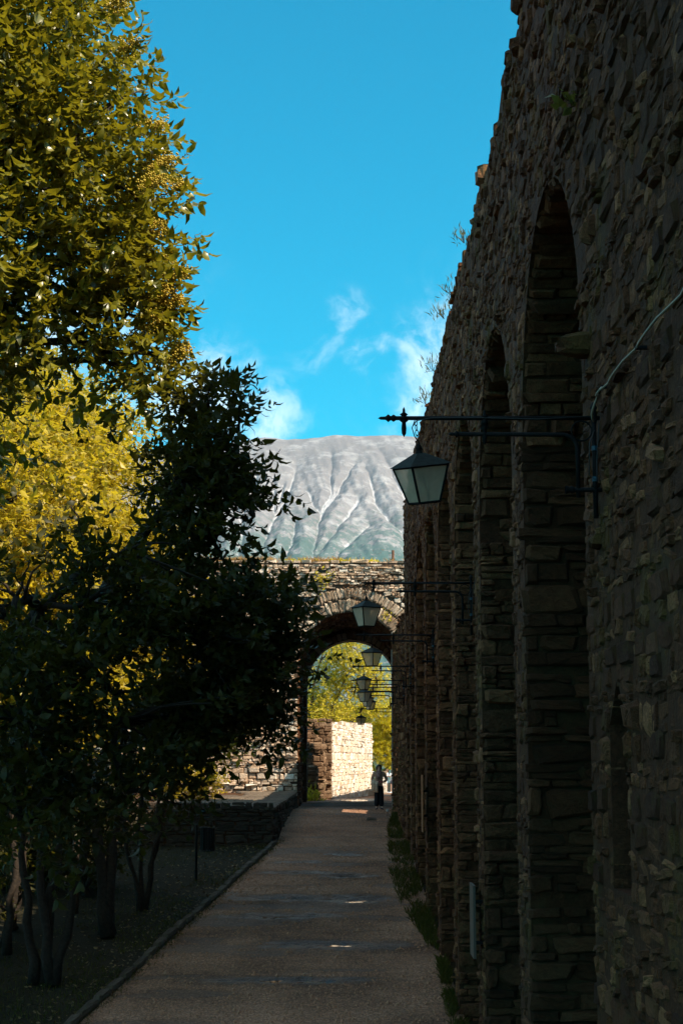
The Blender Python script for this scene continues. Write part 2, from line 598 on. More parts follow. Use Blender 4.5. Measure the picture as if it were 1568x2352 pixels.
def path_z(X, Y):
    z = gz(Y) + .022 * (fbm(X * .9, Y * .9, 4, 21) - .5)
    for (px, py, a, b, d) in PUDDLES:
        q = np.hypot((X - px) / (a * 1.5), (Y - py) / (b * 1.6))
        w = np.clip(1.35 - q, 0, 1)
        w = w * w * (3 - 2 * w)
        lvl = gz(py) + .9 * .02
        tgt = lvl - d * np.clip(1 - ((X - px) / a) ** 2 - ((Y - py) / b) ** 2, -1.5, 1) + .10 * (fbm(X * 3.2, Y * 6.5, 5, 31, .6) - .5)
        z = z * (1 - w) + tgt * w
    ed = np.clip((np.abs(X - (kerb_x(np.minimum(Y, 48.3)) + 2.0) / 2) / ((2.0 - kerb_x(np.minimum(Y, 48.3))) / 2) - .85) / .15, 0, 1)
    return z - .03 * ed


pu = np.linspace(0, 1, 110)
pv = np.concatenate([np.arange(10, 24, .35), np.arange(24, 46, .075), np.arange(46, 62, .2), np.arange(62, 118, .5)])
PU, PV = np.meshgrid(pu, pv)
left = np.where(PV < 48.3, kerb_x(np.minimum(PV, 48.3)), np.where(PV < 70, -1.95, -1.95 - (PV - 70) * .08))
right = np.where(PV < 60, 2.05, 2.05 + (PV - 60) * .12)
PX = left + (right - left) * PU
PZ = path_z(PX, PV)
V = np.stack([PX, PV, PZ], -1).reshape(-1, 3)
nx = len(pu)
i = np.arange((len(pv) - 1) * nx).reshape(len(pv) - 1, nx)[:, :-1].ravel()
p = part('path', V, np.stack([i, i + 1, i + 1 + nx, i + nx], 1), M['path'], None, True, path_wet(PX, PV).ravel())
p['kind'] = 'structure'
for k, (px, py, a, b, d) in enumerate(PUDDLES):
    an = np.linspace(0, 2 * np.pi, 33)[:-1]
    rr = 1.1 + .12 * np.sin(3 * an + k)
    V = np.stack([px + a * rr * np.cos(an), py + b * rr * np.sin(an), np.full(32, float(gz(py)) - .002)], 1)
    V = np.vstack([V, [(px, py, V[0, 2])]])
    o = part('puddle', V, [(32, j, (j + 1) % 32) for j in range(32)], M['water'])
    o['kind'] = 'structure'

# mountain across the valley; gullies are lines on its face (x, y in metres)
GULLY = [[(-34, 5010), (-34, 4960), (-32, 4606), (-55, 4446), (-64, 4279), (-75, 4041), (-72, 3916), (-85, 3500), (-60, 2900)],
         [(-15, 4669), (-39, 4505), (-57, 4389)], [(-141, 4913), (-152, 4712), (-178, 4485), (-194, 4352), (-204, 4226), (-215, 3800), (-200, 3000)],
         [(39, 4890), (0, 4712), (-23, 4565), (-36, 4505)], [(75, 4844), (92, 4648), (100, 4485), (134, 4333), (166, 4209), (180, 3800), (200, 3000)],
         [(-209, 4799), (-205, 4586), (-191, 4466)], [(120, 5082), (155, 4799), (182, 4586), (210, 4300), (230, 3900)], [(50, 4545), (0, 4297), (-60, 4074)],
         [(-104, 4669), (-79, 4525), (-60, 4408)], [(-176, 4733), (-188, 4525)], [(79, 4297), (31, 4157), (-20, 3993), (-60, 3850)], [(-129, 4333), (-134, 4157), (-148, 4010), (-150, 3600)]]


def gully_d(X, Y):
    d = np.full(X.shape, 1e9)
    for rep_ in range(-4, 5):
        sgn = 1 if rep_ % 2 == 0 else -1
        for ln in GULLY:
            P = np.array([(sgn * (gx + (6 if rep_ else 0)) + rep_ * 470, gy * .42) for gx, gy in ln], float)
            x0, x1 = P[:, 0].min() - 90, P[:, 0].max() + 90
            m = (X > x0) & (X < x1)
            if not m.any():
                continue
            px, py = X[m], Y[m] * .42
            best = np.full(px.shape, 1e9)
            for (ax, ay), (bx, by) in zip(P[:-1], P[1:]):
                t = np.clip(((px - ax) * (bx - ax) + (py - ay) * (by - ay)) / ((bx - ax) ** 2 + (by - ay) ** 2), 0, 1)
                best = np.minimum(best, np.hypot(px - ax - t * (bx - ax), py - ay - t * (by - ay)))
            d[m] = np.minimum(d[m], best)
    return d


def mz(X, Y):
    u = (Y - 2600) / 2600.0
    ridge = 1088 + 16 * (fbm(X / 160, X * 0, 4, 4) - .5) * 2 - np.clip(8 * ((X - 70) / 230) ** 2, 0, 60) - 90 * np.clip((np.abs(X - 60) - 700) / 2500, 0, 1)
    base = np.clip(u, 0, 1)
    prof = base ** 1.05 * (ridge + 60) - 60
    prof = prof - np.clip(u - 1, 0, 2) * 500
    wx = X + 7 * (fbm(X / 40, Y / 60, 3, 29) - .5) * 2
    d = gully_d(wx, Y + 60 * (fbm(X / 80, Y / 80, 3, 33) - .5))
    amp = np.clip(u * 3, 0, 1) * np.clip((1.0 - u) * 5, 0, 1)
    cut = np.exp(-d / 24)
    slope_noise = fbm(X / 120, Y / 300, 3, 12) - .5
    rill = np.abs(((wx + .12 * (Y - 4000)) / 27 + 1.2 * fbm(X / 120, Y / 340, 3, 15)) % 1 - .5) * 2
    fine = fbm(X / 16, Y / 30, 5, 18, .6) - .5
    z = prof + amp * (-32 * cut + 40 * slope_noise - 3.2 * (1 - rill) * np.clip(d / 30, 0, 1) + 9 * fine)
    snow = np.clip(1.15 - d / 5.5, 0, 1) * (.1 + 1.1 * fbm(X / 40, Y / 90, 4, 6)) + .45 * np.clip(fbm(X / 60, Y / 200, 5, 7) * 2.6 - 1.15, 0, 1) + .18 * (1 - rill) ** 2 + .12 * np.clip(1 - d / 40, 0, 1)
    return z, np.clip(amp * snow, 0, 1)


xs = np.concatenate([np.linspace(-6500, -900, 60), np.linspace(-890, -520, 40), np.linspace(-515, 515, 400), np.linspace(520, 890, 40), np.linspace(900, 6500, 60)])
ys = np.concatenate([np.linspace(1600, 2600, 8), np.linspace(2620, 5300, 420), np.linspace(5350, 8500, 12)])
me = grid_mesh('mountain', xs, ys, lambda X, Y: mz(X, Y)[0], M['mountain'], lambda X, Y: mz(X, Y)[1])
o = add('mountain', me)
o['kind'] = 'structure'


# ------------------------------------------------------------------ masonry
RING8 = np.array([(-.5, -.36), (-.36, -.5), (.36, -.5), (.5, -.36), (.5, .36), (.36, .5), (-.36, .5), (-.5, .36)])
RING4 = np.array([(-.5, -.5), (.5, -.5), (.5, .5), (-.5, .5)])


def stone_template(hi):
    ring = RING8 if hi else RING4
    k = len(ring)
    F = []
    for lvl in range(2):
        for j in range(k):
            a, b2 = lvl * k + j, lvl * k + (j + 1) % k
            F += [(a, b2, b2 + k), (a, b2 + k, a + k)]
    if hi:
        for j in range(k):
            F.append((2 * k + j, 2 * k + (j + 1) % k, 3 * k))
    else:
        F += [(2 * k, 2 * k + 1, 2 * k + 2), (2 * k, 2 * k + 2, 2 * k + 3)]
    return ring, k, np.array(F)


def stones(C, U, Vv, Nn, w, h, proud, hi=True, jit=.09, back=.09, gap=.93):
    """batch of rough stones; C centres on the face, U/V/N frames, w/h sizes, proud the outward bulge"""
    n = len(C)
    C, U, Vv, Nn = (np.broadcast_to(np.asarray(a, float), (n, 3)) for a in (C, U, Vv, Nn))
    ring, k, F = stone_template(hi)
    base = ring[None] + rng.uniform(-jit, jit, (n, k, 2)) * (1 if hi else .8)
    w, h, proud = (np.asarray(a, float).reshape(-1, 1) * np.ones((n, 1)) for a in (w, h, proud))
    rings = []
    for lvl, (sc, nn) in enumerate(((1.0, None), (1.0, .35), (.78, 1.0))):
        q = base * sc + (rng.uniform(-.03, .03, (n, k, 2)) if lvl == 2 else 0)
        x = q[..., 0] * w * gap
        y = q[..., 1] * h * gap
        if nn is None:
            z = np.full((n, k), -back)
        else:
            z = proud * nn * (1 + rng.uniform(-.35, .35, (n, k)))
        rings.append(C[:, None] + x[..., None] * U[:, None] + y[..., None] * Vv[:, None] + z[..., None] * Nn[:, None])
    if hi:
        z = proud * rng.uniform(.85, 1.3, (n, 1))
        off = rng.uniform(-.12, .12, (n, 2))
        rings.append(C[:, None] + (off[:, :1] * w)[..., None] * U[:, None] + (off[:, 1:] * h)[..., None] * Vv[:, None] + z[..., None] * Nn[:, None])
    V = np.concatenate(rings, 1)
    nv = V.shape[1]
    FF = (F[None] + (np.arange(n) * nv)[:, None, None]).reshape(-1, 3)
    tone = np.repeat(rng.random(n), nv)
    return V.reshape(-1, 3), FF, tone


class Masonry:
    def __init__(s):
        s.v, s.f, s.t, s.n = [], [], [], 0

    def put(s, V, F, T):
        s.v.append(V)
        s.f.append(F + s.n)
        s.t.append(T)
        s.n += len(V)

    def build(s, name, mat, parent, kind='stuff'):
        return part(name, np.vstack(s.v), np.vstack(s.f), mat, parent, False, np.concatenate(s.t), kind)


def courses(v0, v1, hm, wm, intervals, spread=.45, thin=.12):
    """list of (u, v, w, h): coursed rubble filling the intervals(v) at every course"""
    out = []
    v = v0
    while v < v1:
        h = hm * math.exp(rng.normal(0, spread * .8))
        h = min(max(h, hm * .45), hm * 2.1)
        for (a, b) in intervals(v + h / 2):
            u = a
            while u < b - .03:
                w = wm * math.exp(rng.normal(0, spread))
                w = min(max(w, wm * .35), wm * 2.1)
                if b - (u + w) < wm * .4:
                    w = b - u
                if rng.random() < thin and h > hm * .8:
                    c = rng.uniform(.35, .65)
                    out.append((u + w / 2, v + h * c / 2, w, h * c))
                    out.append((u + w / 2, v + h * (c + 1) / 2, w, h * (1 - c)))
                else:
                    out.append((u + w / 2, v + h / 2 + rng.normal(0, .008), w, h))
                u += w
        v += h
    return np.array(out)


# ----- the arcaded castle wall on the path's right
WX, DEPTH = 2.0, 1.7
OPEN = [(12.65, 16.93), (18.03, 22.35), (23.3, 27.4), (28.3, 32.2), (33.1, 36.95), (37.8, 41.95), (42.8, 45.25), (46.05, 48.35)]
APEX = [5.55, 5.62, 5.7, 5.74, 5.66, 5.72, 5.3, 5.2]
WALL_END = 49.5


def half_at(i, z):
    y0, y1 = OPEN[i]
    r = (y1 - y0) / 2
    sp = APEX[i] - r * 1.02
    if z < sp:
        return r
    q = (z - sp) / (r * 1.02)
    return r * math.sqrt(max(0, 1 - q * q)) if q < 1 else 0


def top_z(y):
    y = np.asarray(y, float)
    t = 8.12 + .32 * (fbm(y * .5, y * 0, 4, 77) - .5) + .12 * (vnoise(y * 2.3, y * 0, 5) - .5)
    t = np.where((y < 16.4) & (y > 15.2), 9.1, np.where(y <= 15.2, 8.0 + .2 * np.sin(y), t))
    t = np.where((y > 17.2) & (y < 18.5), t + .15, t)
    t = np.where((y > 41) & (y < 46), t + .25, t)
    return t


def wall_intervals(z):
    e = [(3.0, WALL_END)]
    for i, (y0, y1) in enumerate(OPEN):
        hw = half_at(i, z)
        if hw > .04:
            c = (y0 + y1) / 2
            e = [q for (a, b) in e for q in ([(a, b)] if (c + hw < a or c - hw > b) else [(a, c - hw), (c + hw, b)]) if q[1] - q[0] > .02]
    # the pointed loophole in the near pier
    if -.95 < z < .58:
        hw = .36 if z < .25 else .36 * (.58 - z) / .33
        c = 11.38
        e = [q for (a, b) in e for q in ([(a, b)] if (c + hw < a or c - hw > b) else [(a, c - hw), (c + hw, b)]) if q[1] - q[0] > .02]
    return e


wall = thing('castle_wall', 'tall dark rubble wall with a row of deep arches along the right of the gravel path', 'wall', (WX, 30, -4))
INV = Matrix.Translation((-WX, -30, 4))
OFF = np.array((WX, 30, -4.0))

# solid core: outline with notches for the arches, hole for the loophole
outline = [(-14, -5.2)]
for i, (y0, y1) in enumerate(OPEN):
    r = (y1 - y0) / 2
    sp = APEX[i] - r * 1.02
    outline += [(y0, -5.2), (y0, sp)]
    for a in np.linspace(np.pi, 0, 17)[1:-1]:
        outline.append(((y0 + y1) / 2 + r * math.cos(a), sp + r * 1.02 * math.sin(a)))
    outline += [(y1, sp), (y1, -5.2)]
outline += [(WALL_END, -5.2)]
for y in np.linspace(WALL_END, -14, 130):
    outline.append((y, float(top_z(y)) - .10))
slot = [(11.02, -.93), (11.02, .25), (11.38, .58), (11.74, .25), (11.74, -.93)]
polys = [[Vector((y, z, 0)) for y, z in outline], [Vector((y, z, 0)) for y, z in slot]]
tri = tessellate_polygon(polys)
flat = outline + slot
core = MB()
core.put([(-.011, y - 30, z + 4) for y, z in flat], [t for t in tri])
no = len(outline)
ov = np.array(outline)
F = [(j, (j + 1) % no, no + (j + 1) % no, no + j) for j in range(no)]
core.put(np.vstack([np.stack([np.full(no, -.011), ov[:, 0] - 30, ov[:, 1] + 4], 1), np.stack([np.full(no, DEPTH), ov[:, 0] - 30, ov[:, 1] + 4], 1)]), F)
ns = len(slot)
sv = np.array(slot)
core.put(np.vstack([np.stack([np.full(ns, -.011), sv[:, 0] - 30, sv[:, 1] + 4], 1), np.stack([np.full(ns, .7), sv[:, 0] - 30, sv[:, 1] + 4], 1)]),
         [(j, (j + 1) % ns, ns + (j + 1) % ns, ns + j) for j in range(ns)])
core.put(np.stack([np.full(ns, .7), sv[:, 0] - 30, sv[:, 1] + 4], 1), [(0, 1, 2), (0, 2, 3), (0, 3, 4)])
yy = np.linspace(-14, WALL_END, 128)
bk = np.vstack([np.stack([np.full(128, DEPTH), yy - 30, np.full(128, -1.2)], 1), np.stack([np.full(128, DEPTH), yy - 30, top_z(yy) - .1 + 4], 1)])
core.put(bk, [(j, j + 1, j + 129, j + 128) for j in range(127)])
core.build('wall_core', M['mortar'], wall)

VARIANTS = []
for k in range(14):
    Vt, Ft, Tt = stones(np.zeros((1, 3)), (1, 0, 0), (0, 0, 1), (0, -1, 0), 1, 1, 1.0, True, .115, 0.0, .95)
    # back ring sits behind the face
    Vt[:8, 1] = 1.6
    VARIANTS.append((Vt, Ft))
_stone_me = {}


def stone_part(parent, mat, c, w, h, proud, rot=None, k=None):
    """one stone as a part; alike stones share mesh data and differ in scale"""
    k = random.randrange(14) if k is None else k
    key = (k, mat.name)
    if key not in _stone_me:
        Vt, Ft = VARIANTS[k]
        _stone_me[key] = mesh_np('stone', Vt, Ft, mat)
    o = bpy.data.objects.new('stone', _stone_me[key])
    link(o)
    o.parent = parent
    o.location = c
    o.scale = (w, proud, h)
    if rot is not None:
        o.rotation_euler = rot
    return o


ms = Masonry()
lay = courses(-5.0, 9.1, .095, .21, wall_intervals, .55)
tz = top_z(lay[:, 0])
keep = (lay[:, 1] + lay[:, 3] * .4 < tz + rng.normal(0, .05, len(lay))) & (lay[:, 1] > gz(lay[:, 0]) - .25) & (rng.random(len(lay)) > .012)
lay = lay[keep]
# 90 big stones of the near wall face become single parts
near = (lay[:, 0] > 8.2) & (lay[:, 0] < 13.0) & (lay[:, 1] > -2.6) & (lay[:, 1] < 6.2)
big = np.where(near)[0]
big = big[np.argsort(-(lay[big, 2] * lay[big, 3]))][:95]
single = np.zeros(len(lay), bool)
single[big] = True
for (u, v, w, h) in lay[single]:
    o = stone_part(wall, M['wall_stone'], (0, u - 30, v + 4), w, h, rng.uniform(.02, .045), (rng.normal(0, .06), 0, -math.pi / 2))
L = lay[~single]
hi = L[:, 0] < 24
for sel, hf in ((hi, True), (~hi, False)):
    q = L[sel]
    C = np.stack([np.zeros(len(q)), q[:, 0] - 30, q[:, 1] + 4], 1)
    ti = rng.normal(0, .11, len(q))
    Vv = np.stack([0 * ti, np.sin(ti), np.cos(ti)], 1)
    Uv = np.stack([0 * ti, -np.cos(ti), np.sin(ti)], 1)
    C[:, 2] += .13 * (fbm(q[:, 0] * .9, q[:, 1] * .9, 3, 91) - .5)
    ms.put(*stones(C, Uv, Vv, (-1, 0, 0), q[:, 2] * rng.uniform(.85, 1.05, len(q)), q[:, 3], rng.gamma(2.0, .0085, len(q)) + .006, hf))
# ragged cap stones
cy = []
y = 13.0
while y < WALL_END:
    w = rng.uniform(.2, .6)
    cy.append((y + w / 2, w))
    y += w * rng.uniform(1.0, 1.5)
cy = np.array(cy)
for xo in (.12, .6):
    hh = rng.uniform(.1, .32, len(cy))
    C = np.stack([np.full(len(cy), xo), cy[:, 0] - 30, top_z(cy[:, 0]) - .06 + hh / 2 + 4], 1)
    ms.put(*stones(C, (0, -1, 0), (0, 0, 1), (-1, 0, 0), cy[:, 1], hh, rng.uniform(.02, .1, len(cy)), True, .12, .25))
# stones sticking out of the face
po = np.array([(21.0, 8.1, .4, .28, .09), (12.3, 3.3, .3, .2, .22), (16.33, 8.4, .4, .35, .12), (16.36, 7.8, .3, .18, .12), (36.9, 7.9, .35, .35, .1), (19.2, 2.0, .25, .16, .1)])
ms.put(*stones(np.stack([np.zeros(6), po[:, 0] - 30, po[:, 1] + 4], 1), (0, -1, 0), (0, 0, 1), (-1, 0, 0), po[:, 2], po[:, 3], po[:, 4], True))
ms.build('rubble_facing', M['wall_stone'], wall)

# pier sides that face the camera, and the arch undersides
mr = Masonry()
n_single = 0
for i, (y0, y1) in enumerate(OPEN):
    r = (y1 - y0) / 2
    sp = APEX[i] - r * 1.02
    hm, wm = (.15, .4) if i < 2 else (.14, .34)
    lay = courses(float(gz(y1)) - .25, sp, hm, wm, lambda v: [(-.015, DEPTH - .02)], .62, .22)
    lay = lay[rng.random(len(lay)) > .03]
    if i < 2:
        vis = (lay[:, 0] - lay[:, 2] / 2 < .95)
        for (u, v, w, h) in lay[vis]:
            if n_single < 205:
                stone_part(wall, M['reveal_stone'], (u, y1 - 30, v + 4), w, h, rng.uniform(.02, .075), (rng.normal(0, .03), rng.normal(0, .03), rng.normal(0, .05)))
                n_single += 1
            else:
                mr.put(*stones(np.array([(u, y1 - 30, v + 4)]), (1, 0, 0), (0, 0, 1), (0, -1, 0), w, h, rng.uniform(.02, .09), True))
        lay = lay[~vis]
    if len(lay):
        C = np.stack([lay[:, 0], np.full(len(lay), y1 - 30), lay[:, 1] + 4], 1)
        mr.put(*stones(C, (1, 0, 0), (0, 0, 1), (0, -1, 0), lay[:, 2], lay[:, 3], rng.gamma(2.5, .013, len(lay)) + .01, i < 5))
    # soffit
    arc = courses(0.02, r * math.pi * .96, .17, .42, lambda v: [(0.0, DEPTH)], .4, .05)
    an = arc[:, 1] / r
    C = np.stack([arc[:, 0], (y0 + y1) / 2 + r * np.cos(an) - 30, sp + r * 1.02 * np.sin(an) + 4], 1)
    Nn = np.stack([np.zeros(len(an)), -np.cos(an), -np.sin(an)], 1)
    Vv = np.stack([np.zeros(len(an)), -np.sin(an), np.cos(an)], 1)
    mr.put(*stones(C, (1, 0, 0), Vv, Nn, arc[:, 2], arc[:, 3], rng.gamma(3, .015, len(an)) + .01, False))
for i, (y0, y1) in enumerate(OPEN):
    def bint(v, i=i, y0=y0, y1=y1):
        hw = half_at(i, v)
        return [((y0 + y1) / 2 - hw, (y0 + y1) / 2 + hw)] if hw > .1 else []
    lay = courses(float(gz(y1)) - .4, APEX[i], .17, .4, bint, .5)
    mr.put(*stones(np.stack([np.full(len(lay), DEPTH - .03), lay[:, 0] - 30, lay[:, 1] + 4], 1), (0, -1, 0), (0, 0, 1), (-1, 0, 0), lay[:, 2], lay[:, 3], rng.gamma(2.5, .013, len(lay)) + .03, False))
mr.build('pier_facing', M['reveal_stone'], wall)

# ----- low wall in the gap between the arcade and the gate, with one window
lw = thing('parapet_wall', 'lower stone wall joining the end of the arcade to the gate arch', 'wall', (WX, 55, -2))
b = MB()
for (a0, a1, z0, z1) in ((WALL_END + .01, 55.2, -3, 4.5), (56.7, 59.98, -3, 4.5), (55.2, 56.7, -3, -.5), (55.2, 56.7, 1.6, 4.5)):
    b.box((.02, a0 - 55, z0 + 2), (.7, a1 - 55, z1 + 2))
b.build('wall_core', M['mortar'], lw)
m2 = Masonry()


def lw_int(v):
    return [(WALL_END + .03, 59.95)] if not (-.5 < v < 1.6) else [(WALL_END + .03, 55.2), (56.7, 59.95)]


lay = courses(-2.4, 4.5, .12, .28, lw_int)
m2.put(*stones(np.stack([np.zeros(len(lay)), lay[:, 0] - 55, lay[:, 1] + 2], 1), (0, -1, 0), (0, 0, 1), (-1, 0, 0), lay[:, 2], lay[:, 3], rng.gamma(3, .015, len(lay)) + .015, False))
m2.build('rubble_facing', M['wall_stone'], lw)

# ----- the gate: a thick vaulted passage across the path
GY0, GY1 = 60.0, 69.0
gate = thing('gate_arch', 'sunlit rubble gate with a round vaulted passage spanning the path', 'gate', (.3, GY0, -1.75))
GO = np.array((.3, GY0, -1.75))


def arch_poly(cx, r, sp, z0, x0, x1, z1, n=24):
    pts = [(x0, z0), (cx - r, z0), (cx - r, sp)]
    for a in np.linspace(np.pi, 0, n)[1:-1]:
        pts.append((cx + r * math.cos(a), sp + r * math.sin(a)))
    pts += [(cx + r, sp), (cx + r, z0), (x1, z0), (x1, z1), (x0, z1)]
    return pts


def extrude_face(mb, pts, ya, yb, off):
    tri = tessellate_polygon([[Vector((x, z, 0)) for x, z in pts]])
    P = np.array(pts)
    n = len(P)
    f0 = np.stack([P[:, 0] - off[0], np.full(n, ya - off[1]), P[:, 1] - off[2]], 1)
    f1 = np.stack([P[:, 0] - off[0], np.full(n, yb - off[1]), P[:, 1] - off[2]], 1)
    mb.put(f0, [t for t in tri])
    mb.put(f1, [t for t in tri])
    mb.put(np.vstack([f0, f1]), [(j, (j + 1) % n, n + (j + 1) % n, n + j) for j in range(n)])


GC, GR, GS = .33, 2.0, 3.6
BC, BR, BS = .45, 1.93, 3.17
GT = 7.5
b = MB()
extrude_face(b, arch_poly(GC, GR, GS, -3, -11, 4.0, GT), GY0, 67.6, GO)
extrude_face(b, arch_poly(BC, BR, BS, -3, -11, 4.0, GT), 67.61, GY1, GO)
b.build('wall_core', M['gate_mortar'], gate)


def gate_int(v):
    e = [(-11.0, 2.9)]
    ro = GR + .98
    if v < GS:
        hw = GR + (.0 if v < GS - .6 else .1)
        return [(-11.0, GC - hw), (GC + hw, 2.9)]
    q = v - GS
    if q < ro:
        hw = math.sqrt(ro * ro - q * q)
        return [(a, bb) for a, bb in ((-11.0, GC - hw), (GC + hw, 2.9)) if bb > a]
    return e


lay = courses(-1.95, GT - .1, .108, .22, gate_int, .5)
lay = lay[(rng.random(len(lay)) > .02) & ~((np.abs(lay[:, 0] - .45) < .75) & (np.abs(lay[:, 1] - 6.52) < .1))]
mg = Masonry()
vis = (lay[:, 0] > -2.7) & (lay[:, 0] < 2.4) & (lay[:, 1] > -.6)
idx = np.where(vis)[0]
idx = idx[np.argsort(-(lay[idx, 2] * lay[idx, 3]))][:300]
one = np.zeros(len(lay), bool)
one[idx] = True
for (u, v, w, h) in lay[one]:
    stone_part(gate, M['gate_stone'], (u - GO[0], 0, v - GO[2]), w, h, rng.uniform(.04, .11), (rng.normal(0, .04), rng.normal(0, .05), rng.normal(0, .06)))
lay = lay[~one]
mg.put(*stones(np.stack([lay[:, 0] - GO[0], np.zeros(len(lay)), lay[:, 1] - GO[2]], 1), (1, 0, 0), (0, 0, 1), (0, -1, 0), lay[:, 2], lay[:, 3], rng.gamma(3, .018, len(lay)) + .02, False, .13))
# coping of flat stones
cx = -11.0
cl_ = []
while cx < 2.9:
    w = rng.uniform(.3, .8)
    cl_.append((cx + w / 2, w, rng.uniform(.07, .16)))
    cx += w
cl_ = np.array(cl_)
mg.put(*stones(np.stack([cl_[:, 0] - GO[0], np.full(len(cl_), .1), GT - .02 + cl_[:, 2] / 2 - GO[2]], 1), (1, 0, 0), (0, 0, 1), (0, -1, 0), cl_[:, 1], cl_[:, 2], .16, False, .06, .5))
# passage: left jamb and vault, in dark castle-wall stone that puts the vault's shade into colour
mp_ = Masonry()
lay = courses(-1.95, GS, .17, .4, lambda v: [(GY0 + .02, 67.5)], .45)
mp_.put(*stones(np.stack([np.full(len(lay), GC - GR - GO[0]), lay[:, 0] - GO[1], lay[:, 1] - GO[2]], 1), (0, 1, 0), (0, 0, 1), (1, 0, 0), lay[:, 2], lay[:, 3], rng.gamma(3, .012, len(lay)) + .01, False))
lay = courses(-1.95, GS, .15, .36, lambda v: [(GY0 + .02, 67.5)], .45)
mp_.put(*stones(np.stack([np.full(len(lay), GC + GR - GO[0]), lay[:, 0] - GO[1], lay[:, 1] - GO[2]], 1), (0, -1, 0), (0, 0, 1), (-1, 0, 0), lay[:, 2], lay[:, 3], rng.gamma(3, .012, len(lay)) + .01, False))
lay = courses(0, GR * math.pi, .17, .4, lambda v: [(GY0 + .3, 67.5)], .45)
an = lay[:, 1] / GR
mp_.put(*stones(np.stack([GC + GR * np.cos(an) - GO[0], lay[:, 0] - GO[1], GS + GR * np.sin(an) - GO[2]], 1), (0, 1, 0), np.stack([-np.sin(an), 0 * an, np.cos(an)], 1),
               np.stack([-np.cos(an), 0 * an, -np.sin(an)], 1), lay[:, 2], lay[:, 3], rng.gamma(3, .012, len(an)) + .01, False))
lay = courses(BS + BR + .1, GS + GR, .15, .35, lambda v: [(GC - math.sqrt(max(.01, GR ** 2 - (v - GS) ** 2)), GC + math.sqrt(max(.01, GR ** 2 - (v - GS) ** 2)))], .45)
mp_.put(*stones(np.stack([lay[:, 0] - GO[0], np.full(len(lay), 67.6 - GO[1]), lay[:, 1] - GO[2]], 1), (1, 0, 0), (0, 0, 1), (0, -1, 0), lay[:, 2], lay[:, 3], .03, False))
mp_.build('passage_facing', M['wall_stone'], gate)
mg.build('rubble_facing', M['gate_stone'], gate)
# voussoirs, each a part: inner ring of long stones, outer ring of thin ones
for (ra, rb, cnt, dp) in ((GR, GR + .5, 42, .08), (GR + .52, GR + .94, 66, .07)):
    edges = np.cumsum(rng.uniform(.7, 1.3, cnt))
    edges = np.concatenate([[0], edges]) / edges[-1] * (math.pi * .98) + .01 * math.pi
    for j in range(cnt):
        a = (edges[j] + edges[j + 1]) / 2
        wv_ = (edges[j + 1] - edges[j]) * (ra + rb) / 2
        rm = (ra + rb) / 2 + rng.normal(0, .012)
        o = stone_part(gate, M['arch_stone'], (GC + rm * math.cos(a) - GO[0], -.0, GS + rm * math.sin(a) - GO[2]), wv_, (rb - ra) * rng.uniform(.94, 1.02), dp * rng.uniform(.6, 1.3), (0, math.pi / 2 - a, 0))
        o.name = 'voussoir'
for (ra, rb, cnt) in ((BR, BR + .35, 30),):
    edges = np.linspace(0, math.pi, cnt + 1)
    for j in range(cnt):
        a = (edges[j] + edges[j + 1]) / 2
        rm = (ra + rb) / 2
        if BS + rm * math.sin(a) > GS + math.sqrt(max(0, GR ** 2 - (BC + rm * math.cos(a) - GC) ** 2)):
            continue
        o = stone_part(gate, M['gate_stone'], (BC + rm * math.cos(a) - GO[0], 67.59 - GO[1], BS + rm * math.sin(a) - GO[2]), .2, .33, .03, (0, math.pi / 2 - a, 0))
        o.name = 'voussoir'

# ----- ruined building beyond the gate
ruin = thing('ruined_building', 'roofless pale stone building with a bright sunlit side wall beyond the gate', 'ruin', (-.45, 74, -1.9))
RO = np.array((-.45, 74, -1.9))
A = np.array((-.45, 74.0))
B = np.array((1.80, 95.0))
dv = (B - A) / np.linalg.norm(B - A)
nrm = np.array((dv[1], -dv[0]))
Ln = np.linalg.norm(B - A)
b = MB()
zt = lambda t: 1.75 + .42 * t
q = [A, B, B - nrm * .8, A - nrm * .8]
b.hull8([(*(q[j] - RO[:2]), -.5) for j in range(4)] + [(*(q[0] - RO[:2]), zt(0) + 1.9), (*(q[1] - RO[:2]), zt(1) + 1.9), (*(q[2] - RO[:2]), zt(1) + 1.9), (*(q[3] - RO[:2]), zt(0) + 1.9)])
b.box((-4.5, .012, -.5), (-.02, .8, zt(0) + 1.9 - .01))
b.build('wall_core', M['ruin_mortar'], ruin)
mq = Masonry()


def ruin_int(v):
    e = [(0.02, Ln)]
    if -1.6 < v < -.1:
        e = [(0.02, 9.9), (10.35, Ln)]
    return e


lay = courses(-2.3, 2.2, .17, .34, ruin_int, .45)
lay = lay[lay[:, 1] + lay[:, 3] / 2 < zt(lay[:, 0] / Ln) + rng.uniform(0, .06, len(lay))]
idx = np.argsort(-(lay[:, 2] * lay[:, 3]))[:220]
one = np.zeros(len(lay), bool)
one[idx] = True
for (u, v, w, h) in lay[one]:
    stone_part(ruin, M['ruin_stone'], (A[0] + dv[0] * u - RO[0], A[1] + dv[1] * u - RO[1], v - RO[2]), w, h, rng.uniform(.03, .06), (0, rng.normal(0, .05), math.atan2(nrm[0], -nrm[1])))
lay = lay[~one]
C = np.stack([A[0] + dv[0] * lay[:, 0] - RO[0], A[1] + dv[1] * lay[:, 0] - RO[1], lay[:, 1] - RO[2]], 1)
mq.put(*stones(C, (*dv, 0), (0, 0, 1), (*nrm, 0), lay[:, 2], lay[:, 3], rng.gamma(3, .014, len(lay)) + .02, False, .14))
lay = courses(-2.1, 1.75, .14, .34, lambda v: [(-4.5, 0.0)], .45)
mf = Masonry()
